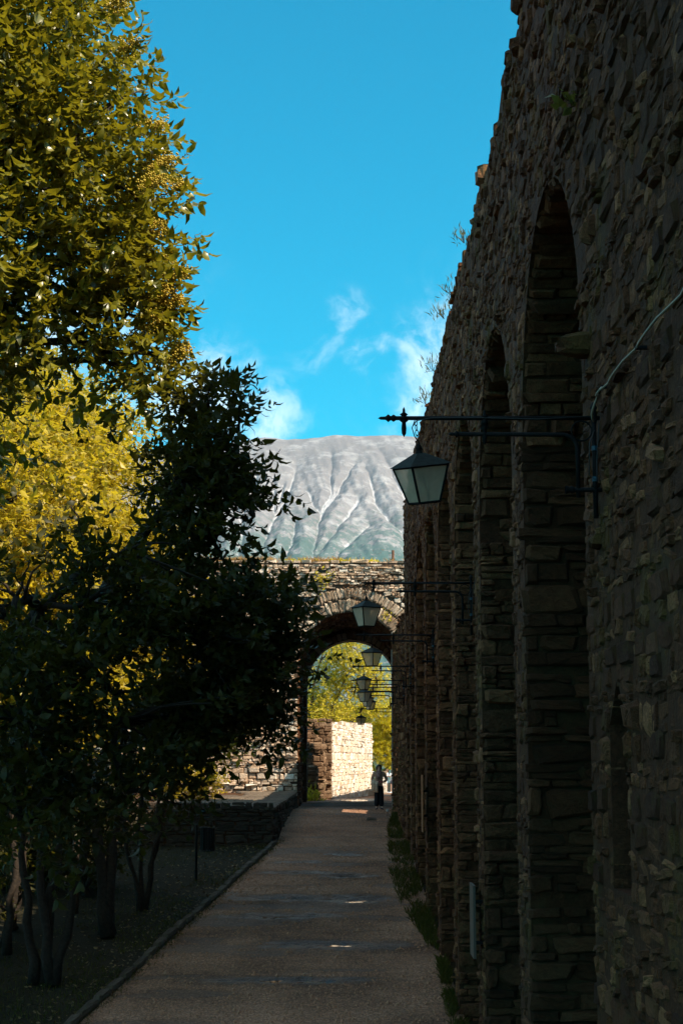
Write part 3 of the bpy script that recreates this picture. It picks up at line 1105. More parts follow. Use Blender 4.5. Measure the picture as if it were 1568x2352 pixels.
mf.put(*stones(np.stack([lay[:, 0], np.zeros(len(lay)) + .01, lay[:, 1] - RO[2]], 1), (1, 0, 0), (0, 0, 1), (0, -1, 0), lay[:, 2], lay[:, 3], rng.gamma(3, .016, len(lay)) + .02, False, .13))
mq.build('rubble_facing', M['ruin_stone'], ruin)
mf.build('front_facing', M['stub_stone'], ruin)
b = MB()
pa, pb = A + dv * 9.9, A + dv * 10.35
b.hull8([(*(pa + nrm * .004 - RO[:2]), .3), (*(pb + nrm * .004 - RO[:2]), .3), (*(pb - nrm * .3 - RO[:2]), .3), (*(pa - nrm * .3 - RO[:2]), .3),
         (*(pa + nrm * .004 - RO[:2]), 1.75), (*(pb + nrm * .004 - RO[:2]), 1.75), (*(pb - nrm * .3 - RO[:2]), 1.75), (*(pa - nrm * .3 - RO[:2]), 1.75)])
b.build('loophole', M['cable_dark'], ruin)  # solid dark block put in for the slit's shaded depth

for (x0, x1, y0, y1, z1, lab) in ((-3.0, -.80, 72.2, 73.6, .62, 'stepped stone stub wall against the front of the pale ruin'),
                                  (-3.0, -1.12, 70.9, 72.1, -.30, 'lowest stone stub wall just behind the left of the gate passage')):
    st = thing('stub_wall', lab, 'wall', (x0, y0, -1.85), 0, 'stub walls in front of the ruin')
    b = MB()
    b.box((0, .02, -.4), (x1 - x0 - .02, y1 - y0, z1 + 1.85 - .03))
    b.build('wall_core', M['ruin_mortar'], st)
    mm = Masonry()
    lay = courses(-.2, z1 + 1.85, .14, .34, lambda v: [(0, x1 - x0)], .45)
    mm.put(*stones(np.stack([lay[:, 0], np.zeros(len(lay)), lay[:, 1]], 1), (1, 0, 0), (0, 0, 1), (0, -1, 0), lay[:, 2], lay[:, 3], rng.gamma(3, .016, len(lay)) + .02, False, .13))
    lay = courses(-.2, z1 + 1.85, .14, .34, lambda v: [(0, y1 - y0)], .45)
    mm.put(*stones(np.stack([np.full(len(lay), x1 - x0 - .01), lay[:, 0], lay[:, 1]], 1), (0, 1, 0), (0, 0, 1), (1, 0, 0), lay[:, 2], lay[:, 3], rng.gamma(3, .016, len(lay)) + .02, False, .13))
    lay = courses(0, y1 - y0, .4, .4, lambda v: [(0, x1 - x0)], .3)
    mm.put(*stones(np.stack([lay[:, 0], lay[:, 1], np.full(len(lay), z1 + 1.85 - .02)], 1), (1, 0, 0), (0, 1, 0), (0, 0, 1), lay[:, 2], lay[:, 3], .05, False, .1))
    mm.build('rubble_facing', M['stub_stone'], st)

bw = thing('boundary_wall', 'long stone wall beyond the gate on the right, mostly hidden behind the passage', 'wall', (3.1, 69.1, -2), -math.atan2(2.25, 21.0))
b = MB()
b.box((0, 0, -1), (.7, 32, 5.15))
b.build('wall_core', M['ruin_mortar'], bw)
pw = thing('pale_pier', 'bright white stone pier behind the standing woman', 'pier', (2.55, 112, -2.3))
b = MB()
b.box((0, 0, -.3), (.6, .6, 1.25))
b.box((-.06, -.06, 1.252), (.66, .66, 1.5))
b.build('wall_core', M['ruin_mortar'], pw)
mm = Masonry()
lay = courses(-.1, 1.25, .16, .3, lambda v: [(0, .6)], .4)
mm.put(*stones(np.stack([lay[:, 0], np.zeros(len(lay)), lay[:, 1]], 1), (1, 0, 0), (0, 0, 1), (0, -1, 0), lay[:, 2], lay[:, 3], .04, False, .1))
mm.put(*stones(np.stack([np.full(len(lay), .6), lay[:, 0], lay[:, 1]], 1), (0, 1, 0), (0, 0, 1), (1, 0, 0), lay[:, 2], lay[:, 3], .04, False, .1))
mm.build('rubble_facing', M['ruin_stone'], pw)

# ----- raised terrace on the left, in front of the gate
ter = thing('stone_terrace', 'low dark retaining wall with a flagged top left of the path before the gate', 'retaining wall', (-2.1, 49.0, -2.4))
TO = np.array((-2.1, 49.0, -2.4))
TOPA, TOPB = -1.42, -1.16      # top height at the front and at the gate


def ter_top(y):
    return TOPA + (TOPB - TOPA) * (np.asarray(y) - 49.0) / 11.0


b = MB()
b.hull8([(-12, .03, -1), (-.03, .03, -1), (.37, 10.97, -1), (-12, 10.97, -1), (-12, .03, TOPA - TO[2] - .07), (-.03, .03, TOPA - TO[2] - .07), (.37, 10.97, TOPB - TO[2] - .07), (-12, 10.97, TOPB - TO[2] - .07)])
b.build('wall_core', M['mortar'], ter)
mm = Masonry()
lay = courses(-.4, TOPA - TO[2] - .06, .13, .33, lambda v: [(-12, 0)], .4)
one = lay[:, 0] > -3.6
for (u, v, w, h) in lay[one]:
    stone_part(ter, M['terrace_stone'], (u, .02, v), w, h, rng.uniform(.02, .05), (0, rng.normal(0, .03), rng.normal(0, .04)))
lay = lay[~one]
mm.put(*stones(np.stack([lay[:, 0], np.zeros(len(lay)) + .02, lay[:, 1]], 1), (1, 0, 0), (0, 0, 1), (0, -1, 0), lay[:, 2], lay[:, 3], rng.gamma(3, .012, len(lay)) + .015, True))
lay = courses(-.4, 1.25, .13, .33, lambda v: [(0, 11)], .4)
lay = lay[lay[:, 1] + lay[:, 3] / 2 < ter_top(lay[:, 0] + 49) - TO[2] - .05]
mm.put(*stones(np.stack([lay[:, 0] * .4 / 11 - .02, lay[:, 0], lay[:, 1]], 1), (.036, 1, 0), (0, 0, 1), (1, -.036, 0), lay[:, 2], lay[:, 3], rng.gamma(3, .012, len(lay)) + .015, True))
mm.build('rubble_facing', M['terrace_stone'], ter)
y = 0.0
slabs = []
while y < 10.6:
    d = rng.uniform(.5, .9)
    xr = .06 + .4 * (y + d / 2) / 11
    lim = -3.4 if y < 7.0 else -1.0
    x = xr
    while x > lim:
        w = rng.uniform(.55, 1.1)
        slabs.append((x - w / 2, y + d / 2, w, d))
        x -= w
    y += d
slab_me = []
for k in range(6):
    Vt, Ft, Tt = stones(np.zeros((1, 3)), (1, 0, 0), (0, 1, 0), (0, 0, 1), 1, 1, .05, True, .05, .05, .97)
    Vt[16:, 2] = .05 + rng.normal(0, .003, len(Vt) - 16)
    slab_me.append(mesh_np('flagstone', Vt, Ft, M['flagstone']))
for j, (x, y, w, d) in enumerate(slabs):
    o = add('flagstone', slab_me[j % 6], ter)
    o.location = (x, y, float(ter_top(y + 49)) - TO[2] - .055 + rng.normal(0, .006))
    o.scale = (w, d, 1)
    o.rotation_euler = (R(1.35), rng.normal(0, .006), 0)

# ----- kerb between lawn and path: each stone a part
kerb = bpy.data.objects.new('kerb', None)
link(kerb)
kerb['kind'] = 'structure'
kme = []
for k in range(6):
    Vt, Ft, Tt = stones(np.zeros((1, 3)), (1, 0, 0), (0, 1, 0), (0, 0, 1), 1, 1, .08, True, .05, .3, .98)
    Vt[16:, 2] = .085 + rng.normal(0, .008, len(Vt) - 16)
    kme.append(mesh_np('kerb_stone', Vt, Ft, M['kerb_stone']))
y = 12.0
ang = math.atan2(1, 2.33 / 21.7) - math.pi / 2
j = 0
while y < 48.0:
    ln = rng.uniform(.7, 1.1)
    o = add('kerb_stone', kme[j % 6], kerb)
    o.location = (float(kerb_x(y + ln / 2)) - .02 + rng.normal(0, .015), y + ln / 2, float(gz(y + ln / 2)) + rng.normal(0, .012))
    o.scale = (.17, ln, 1)
    sl = math.atan(.08025) if y > 24 else 0
    o.rotation_euler = (sl + rng.normal(0, .01), 0, ang + rng.normal(0, .012))
    y += ln
    j += 1


# ------------------------------------------------------------------ foliage
LEAF_T = np.array([(0, 0, 0), (.28, .48, .07), (.3, 0, .03), (.28, -.48, .07), (.66, .42, -.05), (.68, 0, -.1), (.66, -.42, -.05), (.96, 0, -.42)])
LEAF_F = np.array([(0, 1, 2), (0, 2, 3), (1, 4, 5), (1, 5, 2), (2, 5, 6), (2, 6, 3), (4, 7, 5), (5, 7, 6)])
LEAF_LO = np.array([(0, 0, 0), (.45, .5, .06), (.5, 0, -.03), (.45, -.5, .06), (1, 0, -.22)])
LEAF_LF = np.array([(0, 1, 2), (0, 2, 3), (1, 4, 2), (2, 4, 3)])


def leaf_mesh(P, A, S, ln, wd, tmpl=LEAF_T, faces=LEAF_F, tone=None):
    """P base points, A leaf axis, S side axis; vectorised"""
    n = len(P)
    A = A / (np.linalg.norm(A, axis=1)[:, None] + 1e-9)
    S = S - A * (S * A).sum(1)[:, None]
    S /= np.linalg.norm(S, axis=1)[:, None] + 1e-9
    Nn = np.cross(A, S)
    ln = np.asarray(ln).reshape(-1, 1, 1) * np.ones((n, 1, 1))
    wd = np.asarray(wd).reshape(-1, 1, 1) * np.ones((n, 1, 1))
    V = P[:, None] + ln * (tmpl[None, :, :1] * A[:, None] + tmpl[None, :, 2:] * Nn[:, None]) + wd * tmpl[None, :, 1:2] * S[:, None]
    k = len(tmpl)
    F = (faces[None] + (np.arange(n) * k)[:, None, None]).reshape(-1, 3)
    t = rng.random(n) if tone is None else tone
    return V.reshape(-1, 3), F, np.repeat(t, k)


def unit(v):
    return v / (np.linalg.norm(v, axis=-1)[..., None] + 1e-9)


def lobes_points(lobes, n, shell=.45):
    """points in the union of ellipsoids (c, r), denser to the outside; returns points, outward directions"""
    vol = np.array([l[1][0] * l[1][1] * l[1][2] for l in lobes]) ** .8
    idx = rng.choice(len(lobes), n, p=vol / vol.sum())
    d = unit(rng.normal(size=(n, 3)))
    rad = rng.random(n) ** shell
    rad *= 1 + .22 * rng.normal(size=n) * (rad > .75) + .16 * (rng.random(n) > .94)
    c = np.array([l[0] for l in lobes])[idx]
    r = np.array([l[1] for l in lobes])[idx]
    return c + d * r * rad[:, None], d


def twig_leaves(P, D, per, tl, ln, wd, droop=.55):
    """each twig at P growing along D with `per` leaves in pairs"""
    n = len(P)
    D = unit(D * .75 + rng.normal(0, .45, (n, 3)) + np.array((0, 0, .1)))
    side = unit(np.cross(D, rng.normal(size=(n, 3))))
    up = np.cross(side, D)
    Ps, As, Ss, Ls = [], [], [], []
    for j in range(per):
        t = (j // 2 + .5) / (per / 2)
        ang = (j % 2) * np.pi + (j // 2) * 1.57 + rng.normal(0, .35, n)
        s = np.cos(ang)[:, None] * side + np.sin(ang)[:, None] * up
        pos = P + D * (tl * t) + np.array((0, 0, -.1)) * tl * t * t
        ax = unit(D * (.35 + .5 * t) + s * (1.0 - .45 * t) + rng.normal(0, .2, (n, 3)) + np.array((0, 0, -droop)))
        sd = np.cross(ax, np.array((0, 0, 1.0)) + rng.normal(0, .45, (n, 3)))
        Ps.append(pos)
        As.append(ax)
        Ss.append(sd)
        Ls.append(ln * rng.uniform(.5, 1.22, n))
    L = np.concatenate(Ls)
    return np.vstack(Ps), np.vstack(As), np.vstack(Ss), L, L * wd


def limb(a, b_, n=7, sag=.15, wob=.08):
    a, b_ = np.array(a, float), np.array(b_, float)
    t = np.linspace(0, 1, n)[:, None]
    ln = np.linalg.norm(b_ - a)
    P = a + (b_ - a) * t + np.array((0, 0, 1.0)) * np.sin(t * np.pi) * sag * ln
    P[1:-1] += rng.normal(0, wob * ln / 4, (n - 2, 3))
    return P


def wood(root, trunks, lobes, tips, mat, r_limb=.06, ntip=120, rtip=.012):
    """trunk parts and the branches that carry the crown"""
    nodes = []
    for (P, r0, r1) in trunks:
        P = np.array(P, float)
        t = np.linspace(0, 1, len(P))
        tt = np.linspace(0, 1, 14)
        Q = np.stack([np.interp(tt, t, P[:, k]) for k in range(3)], 1)
        Q[1:-1] += rng.normal(0, .035, (12, 3))
        rad = r0 + (r1 - r0) * tt
        rad[0] *= 1.35
        rad[1] *= 1.15
        mb = MB().tube(Q - np.array(root.location), rad * (1 + rng.normal(0, .05, 14)), 9)
        mb.build('trunk', mat, root, True)
        nodes += [q for q in Q[6:]]
    mb = MB()
    nodes = np.array(nodes)
    ln = [nodes]
    for (c, r) in lobes:
        j = np.argmin(np.linalg.norm(nodes - np.array(c), axis=1) + 2.0 * rng.random(len(nodes)))
        P = limb(nodes[j], c, 9, .1, .12)
        mb.tube(P - np.array(root.location), np.linspace(r_limb, r_limb * .35, 9), 6)
        ln.append(P[2:])
    nodes = np.vstack(ln)
    if len(tips):
        sel = tips[rng.choice(len(tips), min(ntip, len(tips)), replace=False)]
        for q in sel:
            j = np.argmin(np.linalg.norm(nodes - q, axis=1))
            P = limb(nodes[j], q, 5, .08, .14)
            mb.tube(P - np.array(root.location), np.linspace(rtip * 1.6, rtip * .5, 5), 4)
    mb.build('branches', mat, root, True, 'stuff')


def cull_gaps(P, scale, thr, seed):
    g = fbm(P[:, 0] * scale + P[:, 1] * .7 * scale, P[:, 2] * scale, 3, seed)
    return g > thr


def broad_tree(name, label, cat, base, trunks, lobes, ntw, per, ln, wd, tl, mat, bark, group=None, singles=0, gap=(1.1, .34), lo=False, tips=140, r_limb=.06, droop=.55, thin=None, xmax=None):
    root = thing(name, label, cat, base, 0, group)
    P, D = lobes_points(lobes, ntw)
    k = cull_gaps(P, gap[0], gap[1], int(base[1] * 7) % 97)
    if thin is not None:
        k &= (P[:, 0] > thin[0]) | (rng.random(len(P)) < thin[1])
    if xmax is not None:
        k &= P[:, 0] < xmax - .25 * np.clip(P[:, 2] - 5.5, 0, 2)
    P, D = P[k], D[k]
    wood(root, trunks, lobes, P, bark, r_limb, tips)
    b0 = np.array(base)
    Q, A_, S_, L_, W_ = twig_leaves(P, D, per, tl, ln, wd, droop)
    single = np.zeros(len(Q), bool)
    if singles:
        # leaves in view and nearest to the camera
        dep = Q[:, 1] + .15 * rng.random(len(Q))
        px = Q[:, 0] / Q[:, 1]
        pz = (Q[:, 2] / Q[:, 1])
        inview = (px > -.21) & (pz < .49) & (pz > -.15)
        idx = np.where(inview)[0]
        idx = idx[np.argsort(dep[idx])][:singles * 3]
        idx = rng.permutation(idx)[:singles]
        single[idx] = True
        V1, F1, T1 = leaf_mesh(np.zeros((1, 3)), np.array([(1.0, 0, 0)]), np.array([(0, 1.0, 0)]), 1.0, wd)
        lm = mesh_np('leaf', V1, F1, mat, True)
        for j in idx:
            a = Vector(A_[j]).normalized()
            s = Vector(S_[j])
            s = (s - a * s.dot(a)).normalized()
            nn = a.cross(s)
            o = bpy.data.objects.new('leaf', lm)
            link(o)
            o.parent = root
            mt = Matrix((a, s, nn)).transposed().to_4x4() @ Matrix.Diagonal((L_[j], L_[j], L_[j], 1))
            mt.translation = Vector(Q[j] - b0)
            o.matrix_local = mt
    m = ~single
    V, F, T = leaf_mesh(Q[m] - b0, A_[m], S_[m], L_[m], W_[m], LEAF_LO if lo else LEAF_T, LEAF_LF if lo else LEAF_F)
    part('crown', V, F, mat, root, True, T, 'stuff')
    return root, P


# the tall sunlit privet, crown entering from the upper left
L1 = [((-3.2, 15.2, 7.2), (1.5, 1.3, 1.7)), ((-2.6, 14.9, 5.7), (1.05, 1.1, 1.25)), ((-3.7, 14.8, 5.2), (1.3, 1.2, 1.3)), ((-2.15, 15.1, 4.35), (.6, .8, .75)),
      ((-3.0, 15.0, 4.35), (1.0, 1.0, .7)), ((-2.7, 15.3, 6.5), (1.0, 1.1, 1.2)), ((-4.6, 15.6, 6.3), (1.4, 1.4, 2.0)), ((-3.9, 15.0, 3.4), (.8, .9, .8)), ((-3.4, 15.5, 8.6), (1.2, 1.2, 1.2)),
      ((-1.95, 15.0, 3.75), (.3, .4, .45)),
      ((-4.2, 14.0, 9.8), (1.9, 2.4, 1.6)), ((-5.4, 12.2, 7.0), (2.2, 2.4, 2.0)), ((-5.8, 11.0, 4.0), (1.8, 2.2, 1.8)), ((-3.6, 12.0, 9.2), (1.6, 1.8, 1.3))]  # lobes out of view, added to shade the near path
L1 = [((c[0] - (.34 if j < 10 and c[2] > 6 else 0), c[1], c[2]), r) for j, (c, r) in enumerate(L1)]
L1 += [((-1.95, 15.0, 4.75), (.42, .6, .5)), ((-1.98, 15.0, 5.45), (.4, .6, .5)), ((-1.8, 15.0, 3.95), (.32, .45, .4)), ((-2.3, 15, 5.0), (.6, .8, .6))]
t1, P1 = broad_tree('privet_tree', 'tall glossy-leaved tree with sunlit olive crown filling the top left corner', 'tree', (-5.6, 16.5, -4.55),
                    [([(-5.6, 16.5, -4.55), (-5.4, 16.4, -1), (-4.7, 15.9, 2.2), (-3.9, 15.4, 4.6), (-3.4, 15.2, 7.2)], .17, .05),
                     ([(-5.6, 16.5, -4.5), (-5.8, 15.9, -.5), (-5.2, 15.3, 3), (-4.6, 15.3, 6.5)], .13, .05)],
                    L1, 9600, 10, .14, .43, .33, M['privet_leaf'], M['bark'], None, 290, (1.0, .36), tips=260, droop=.75, xmax=-1.62)
# flower panicles of the tall tree
sel = P1[(P1[:, 0] > -2.6) & (P1[:, 2] > 3.9) & (P1[:, 2] < 7.8)]
sel = sel[np.argsort(-(sel[:, 0] + .25 * (P1[:, 1].mean() - sel[:, 1])) + rng.normal(0, .12, len(sel)))][:20]
OCT = np.array([(1, 0, 0), (-1, 0, 0), (0, 1, 0), (0, -1, 0), (0, 0, 1), (0, 0, -1)], float)
OCF = np.array([(0, 2, 4), (2, 1, 4), (1, 3, 4), (3, 0, 4), (2, 0, 5), (1, 2, 5), (3, 1, 5), (0, 3, 5)])


def berries(C, r, tone=None):
    n = len(C)
    V = (C[:, None] + OCT[None] * np.asarray(r).reshape(-1, 1, 1)).reshape(-1, 3)
    F = (OCF[None] + (np.arange(n) * 6)[:, None, None]).reshape(-1, 3)
    return V, F, np.repeat(rng.random(n), 6)


for q in sel:
    n = 240
    d = unit(np.array((q[0] + 3.2, -.7, .35)) + rng.normal(0, .3, 3))
    t = rng.random(n) ** .8
    C = np.array(q) + d * (t * .26 - .1)[:, None] + rng.normal(0, 1, (n, 3)) * (.06 * (1 - .5 * t))[:, None]
    V, F, T = berries(C - np.array(t1.location), rng.uniform(.009, .014, n))
    part('flower_cluster', V, F, M['blossom'], t1, True, T, 'stuff')

# the shaded privet that overhangs the path
L2 = [((-1.5, 17.2, 3.85), (.35, .5, .42)), ((-1.15, 17.0, 3.35), (.42, .7, .6)), ((-1.75, 16.6, 2.95), (.75, .9, .75)), ((-1.3, 16.8, 2.2), (.65, .9, .7)), ((-2.3, 15.8, 2.05), (1.0, 1.0, .85)),
      ((-.95, 17.3, 1.55), (.5, .8, .6)), ((-1.02, 17.5, .85), (.5, .8, .55)), ((-1.5, 16.6, 1.2), (.9, 1.1, .9)), ((-.82, 17.8, .4), (.25, .5, .22)), ((-1.75, 17.0, .3), (.65, .9, .45)), ((-2.7, 15.4, -.15), (.8, .9, .4)), ((-2.1, 15.5, -.3), (.7, .8, .35)), ((-2.9, 14.6, -.55), (.8, .8, .4)),
      ((-2.4, 15.4, .9), (1.0, 1.0, .9)), ((-2.2, 16.0, .35), (.8, 1.0, .45)), ((-3.1, 14.6, 1.3), (.9, .9, .9)), ((-3.0, 14.8, .3), (.9, .9, .7)), ((-2.5, 15.2, 1.5), (.7, .8, .5))]
L2 = [((c[0] * .92, c[1] * .92, c[2] * .92), (r[0] * .9, r[1] * .9, r[2] * .9)) for c, r in L2]
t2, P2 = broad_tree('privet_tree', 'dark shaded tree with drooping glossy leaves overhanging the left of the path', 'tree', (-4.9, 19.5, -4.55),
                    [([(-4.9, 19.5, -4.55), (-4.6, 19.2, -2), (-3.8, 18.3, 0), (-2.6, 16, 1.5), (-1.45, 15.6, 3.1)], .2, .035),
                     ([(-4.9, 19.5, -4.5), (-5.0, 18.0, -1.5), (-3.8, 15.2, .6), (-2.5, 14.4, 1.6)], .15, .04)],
                    L2, 6000, 10, .12, .45, .34, M['privet_leaf_shaded'], M['bark'], None, 290, (2.2, .45), tips=340, thin=(-1.75, .42))

# trees standing on the lawn with their crowns lit above the wall's shadow
BK = [
    ((-4.97, 34.5), 'thick-trunked lawn tree with a lit yellow crown, nearest the big forked tree', [[(-4.97, 34.5, None), (-5.3, 34.4, -1.4), (-5.7, 34, 1.5), (-6.0, 33.5, 4.5)], [(-5.05, 34.6, None), (-5.0, 34.6, -2), (-4.5, 34.3, 0), (-4.4, 34, 2.4)]], .19,
     [((-5.8, 33.8, 1.4), (1.5, 1.6, 1.0)), ((-6.3, 33.5, 5.2), (2.2, 2.0, 2.4)), ((-5.2, 33.0, 3.2), (1.6, 1.6, 1.5)), ((-7.2, 33.5, 7.2), (1.6, 1.8, 1.5))]),
    ((-5.33, 29.9), 'forked lawn tree with two leaning dark trunks at the lower left', [[(-5.33, 29.9, None), (-5.6, 29.9, -2), (-5.5, 29.4, .5), (-6.0, 29, 3.5)], [(-5.3, 29.9, None), (-4.9, 30, -2.2), (-4.6, 29.8, -.2), (-4.9, 29, 2.5)], [(-5.7, 30.1, None), (-6.0, 30, -1.6), (-6.6, 29.6, 1.5)], [(-5.5, 30.1, None), (-5.35, 30.2, -1.5), (-5.0, 30, 1.5)]], .13,
     [((-5.4, 28.6, .9), (1.5, 1.7, .9)), ((-4.6, 27, 1.4), (1.1, 1.4, .7)), ((-6.2, 28.6, 4.6), (1.7, 1.8, 1.9)), ((-5.0, 28.6, 2.6), (1.3, 1.5, 1.2)), ((-6.6, 28, 2.4), (1.2, 1.2, 1.2))]),
    ((-4.63, 37.7), 'slender many-stemmed lawn tree beside the litter bin', [[(-4.63, 37.7, None), (-4.8, 37.7, -1.6), (-4.5, 37.5, .3), (-4.0, 37, 2.0)], [(-4.6, 37.7, None), (-4.4, 37.8, -2), (-3.9, 37.6, 0), (-3.2, 37, 1.4)], [(-4.62, 37.8, None), (-4.3, 37.6, -1.9), (-4.2, 37.6, -.5), (-4.8, 37, 2.8)], [(-4.7, 37.6, None), (-5.2, 37.6, -1.2), (-5.6, 37.4, 2.0)]], .085,
     [((-5.6, 37.5, 4.6), (1.8, 1.8, 2.3)), ((-4.3, 37.0, 2.0), (1.4, 1.4, 1.1)), ((-3.3, 37.2, .8), (1.0, 1.2, .8))]),
    ((-6.2, 37.2), 'straight pale-barked lawn tree standing farther back on the left', [[(-6.2, 37.2, None), (-6.2, 37.2, -1), (-6.4, 37, 2), (-6.8, 37, 6)]], .13,
     [((-7.0, 37, 7.2), (2.2, 2.0, 2.2)), ((-6.6, 36.6, 3.5), (1.7, 1.6, 1.6))]),
    ((-7.4, 33.0), 'dark lawn tree at the left edge behind the forked trunks', [[(-7.4, 33, None), (-7.2, 33, -1), (-7.4, 33, 2), (-8.2, 33, 5)], [(-6.7, 32.4, None), (-6.6, 32.4, -1.5), (-7.0, 32.2, 1)], [(-7.0, 33.6, None), (-6.6, 33.6, -1.8), (-6.2, 33.3, .8)]], .12,
     [((-8.2, 32, 4.8), (2.0, 1.8, 2.6)), ((-7.6, 32, 1.4), (1.5, 1.5, 1.3))]),
    ((-8.0, 44.5), 'far yellow tree beyond the lawn filling the gap under the tall tree', [[(-8.0, 44.5, None), (-8, 44.5, 0), (-8, 44.5, 4), (-7.5, 44, 8)]], .2,
     [((-7.4, 44.5, 8.0), (2.4, 2.2, 2.6)), ((-8.6, 44, 5.2), (2.4, 2.0, 2.2)), ((-6.6, 44, 4.2), (1.8, 2.0, 1.9)), ((-8.4, 44, 1.6), (2.0, 2.0, 1.5))]),
    ((-9.8, 41.0), 'second far yellow tree at the extreme left beyond the lawn', [[(-9.8, 41, None), (-9.8, 41, 0), (-9.6, 41, 4), (-9.2, 41, 8)]], .2,
     [((-9.0, 41, 8.6), (2.4, 2.2, 2.4)), ((-9.2, 40.5, 5.2), (2.2, 2.0, 2.2)), ((-9.0, 40, 2.0), (1.8, 2.0, 1.5))]),
]
for k, ((bx, by), lab, stems, r0, lobes) in enumerate(BK):
    zb = float(gz(by)) - .1
    tr = [([(x, y, zb if z is None else z) for (x, y, z) in s], r0 * .72, r0 * .3) for s in stems]
    broad_tree('lawn_tree', lab, 'tree', (bx, by, zb), tr, lobes, 2800 if k < 5 else 3000, 8, .19, .5, .42, M['yellow_leaf'], M['bark_pale'] if k == 3 else M['bark'], 'trees on the lawn', 0, (.8, .36), True, tips=150, r_limb=.05)

SH = [((-6.3, 39.6), 'thin dark sapling thicket between the lawn tree trunks and the bin', [((-6.2, 39.6, -1.4), (1.1, .9, 1.3)), ((-5.2, 39.8, -.7), (.9, .8, .8))]),
      ((-7.2, 35.2), 'thin dark sapling thicket behind the thick lawn trunk', [((-7.0, 35.2, -1.2), (1.2, 1.0, 1.5)), ((-6.2, 35.6, -.3), (.9, .9, .8))]),
      ((-8.6, 40.5), 'dense dark shrub at the back of the lawn behind the pale trunk', [((-8.4, 40.5, -1.6), (1.7, 1.2, 1.7)), ((-7.0, 40.9, -2.2), (1.2, 1.0, 1.2))]),
      ((-9.0, 33.0), 'dense dark shrub at the left edge of the lawn', [((-8.6, 33.5, -2.0), (1.5, 1.6, 1.8)), ((-9.4, 32.5, -.8), (1.6, 1.6, 1.6))]),
      ((-10.5, 47.5), 'tall dark shrub at the left end of the terrace wall', [((-10.2, 47.0, -.6), (2.0, 1.4, 2.2)), ((-8.2, 47.2, -1.6), (1.4, 1.2, 1.4))]),
      ((-11.0, 26.0), 'unseen broad evergreen shrub left of the forked tree, added to block light', [((-10.6, 26, -1.8), (2.0, 2.4, 2.4)), ((-10.4, 24, .6), (2.0, 2.2, 2.0)), ((-10.8, 28.4, .4), (2.0, 2.0, 2.0))]),  # out of view, added to cut open sky light from the left
      ((-9.6, 18.5), 'unseen evergreen shrub below the tall tree, added to block light at the near left', [((-9.4, 18.5, -1.8), (1.6, 2.2, 2.4)), ((-9.2, 20.5, .4), (1.6, 2.0, 2.0))])]  # also unseen, added to darken the lower left
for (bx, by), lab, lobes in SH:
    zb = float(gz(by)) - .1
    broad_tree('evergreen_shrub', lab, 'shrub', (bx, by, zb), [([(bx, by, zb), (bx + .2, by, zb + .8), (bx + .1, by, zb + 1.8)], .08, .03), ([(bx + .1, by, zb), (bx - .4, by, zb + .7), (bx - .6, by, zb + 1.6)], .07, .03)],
               lobes, 1400 if bx < -7.5 else 420, 8, .17, .5, .4, M['privet_leaf_shaded'], M['bark'], 'shrubs round the lawn', 0, (.9, .3), True, tips=60, r_limb=.03)

# sunlit bush on the terrace
broad_tree('yellow_bush', 'bright yellow autumn bush growing on the terrace behind the bin', 'bush', (-5.6, 54, -1.3), [([(-5.6, 54, -1.3), (-5.5, 54, -.9), (-5.3, 54, -.4)], .06, .02)],
           [((-5.4, 54, -.65), (1.0, .7, .75)), ((-6.4, 54.3, -.4), (.9, .7, .8)), ((-4.6, 54.2, -.8), (.7, .6, .5))], 1000, 8, .13, .5, .3, M['yellow_leaf'], M['bark'], None, 0, (1, .3), True, tips=40, r_limb=.02)

# trees beyond the gate
broad_tree('feathery_tree', 'feathery yellow-green tree with bare fanning branches seen through the gate', 'tree', (-2.2, 104, -2.2),
           [([(-2.2, 104, -2.2), (-1.7, 104, 1), (-.8, 104, 3), (.2, 104, 5.2)], .2, .05), ([(-2.2, 104, -2.2), (-2.2, 104, 2), (-1.8, 104, 5), (-1.2, 104, 7)], .16, .05), ([(-2.2, 104, -2), (-1.2, 104, .6), (.6, 104, 2.4), (1.8, 104, 3.8)], .14, .04)],
           [((-1.0, 104, 5.2), (1.7, 1.5, 1.9)), ((.7, 104, 5.8), (1.6, 1.4, 1.6)), ((-.6, 103, 2.6), (1.6, 1.3, 1.1)), ((1.4, 104, 3.9), (1.4, 1.2, 1.0)), ((-2.2, 104, 3.4), (1.6, 1.4, 1.6)), ((.4, 103, 7.4), (1.8, 1.4, 1.2)), ((2.4, 104.5, 5.2), (1.3, 1.2, 1.2))],
           1500, 10, .22, .5, .55, M['robinia_leaf'], M['bark_pale'], None, 0, (.5, .42), True, tips=330, r_limb=.06)


def pine(label, base, lobes, ntuft, group):
    root = thing('pine_tree', label, 'tree', base, 0, group)
    P, D = lobes_points(lobes, ntuft, .35)
    k = cull_gaps(P, .9, .4, 13)
    P, D = P[k], D[k]
    wood(root, [([base, (base[0] + .3, base[1], base[2] + 1.5), (base[0] + .8, base[1], base[2] + 3.5)], .22, .08)], lobes, P, M['bark_pale'], .07, 90, .02)
    per = 16
    n = len(P)
    A_ = unit(np.repeat(D, per, 0) * .7 + rng.normal(0, .5, (n * per, 3)) + np.array((0, 0, .55)))
    Q = np.repeat(P, per, 0) + rng.normal(0, .05, (n * per, 3))
    V, F, T = leaf_mesh(Q - np.array(base), A_, np.cross(A_, rng.normal(size=A_.shape)), rng.uniform(.2, .34, n * per), .035, LEAF_LO, LEAF_LF, np.repeat(rng.random(n), per))
    part('crown', V, F, M['pine_needle'], root, True, T, 'stuff')


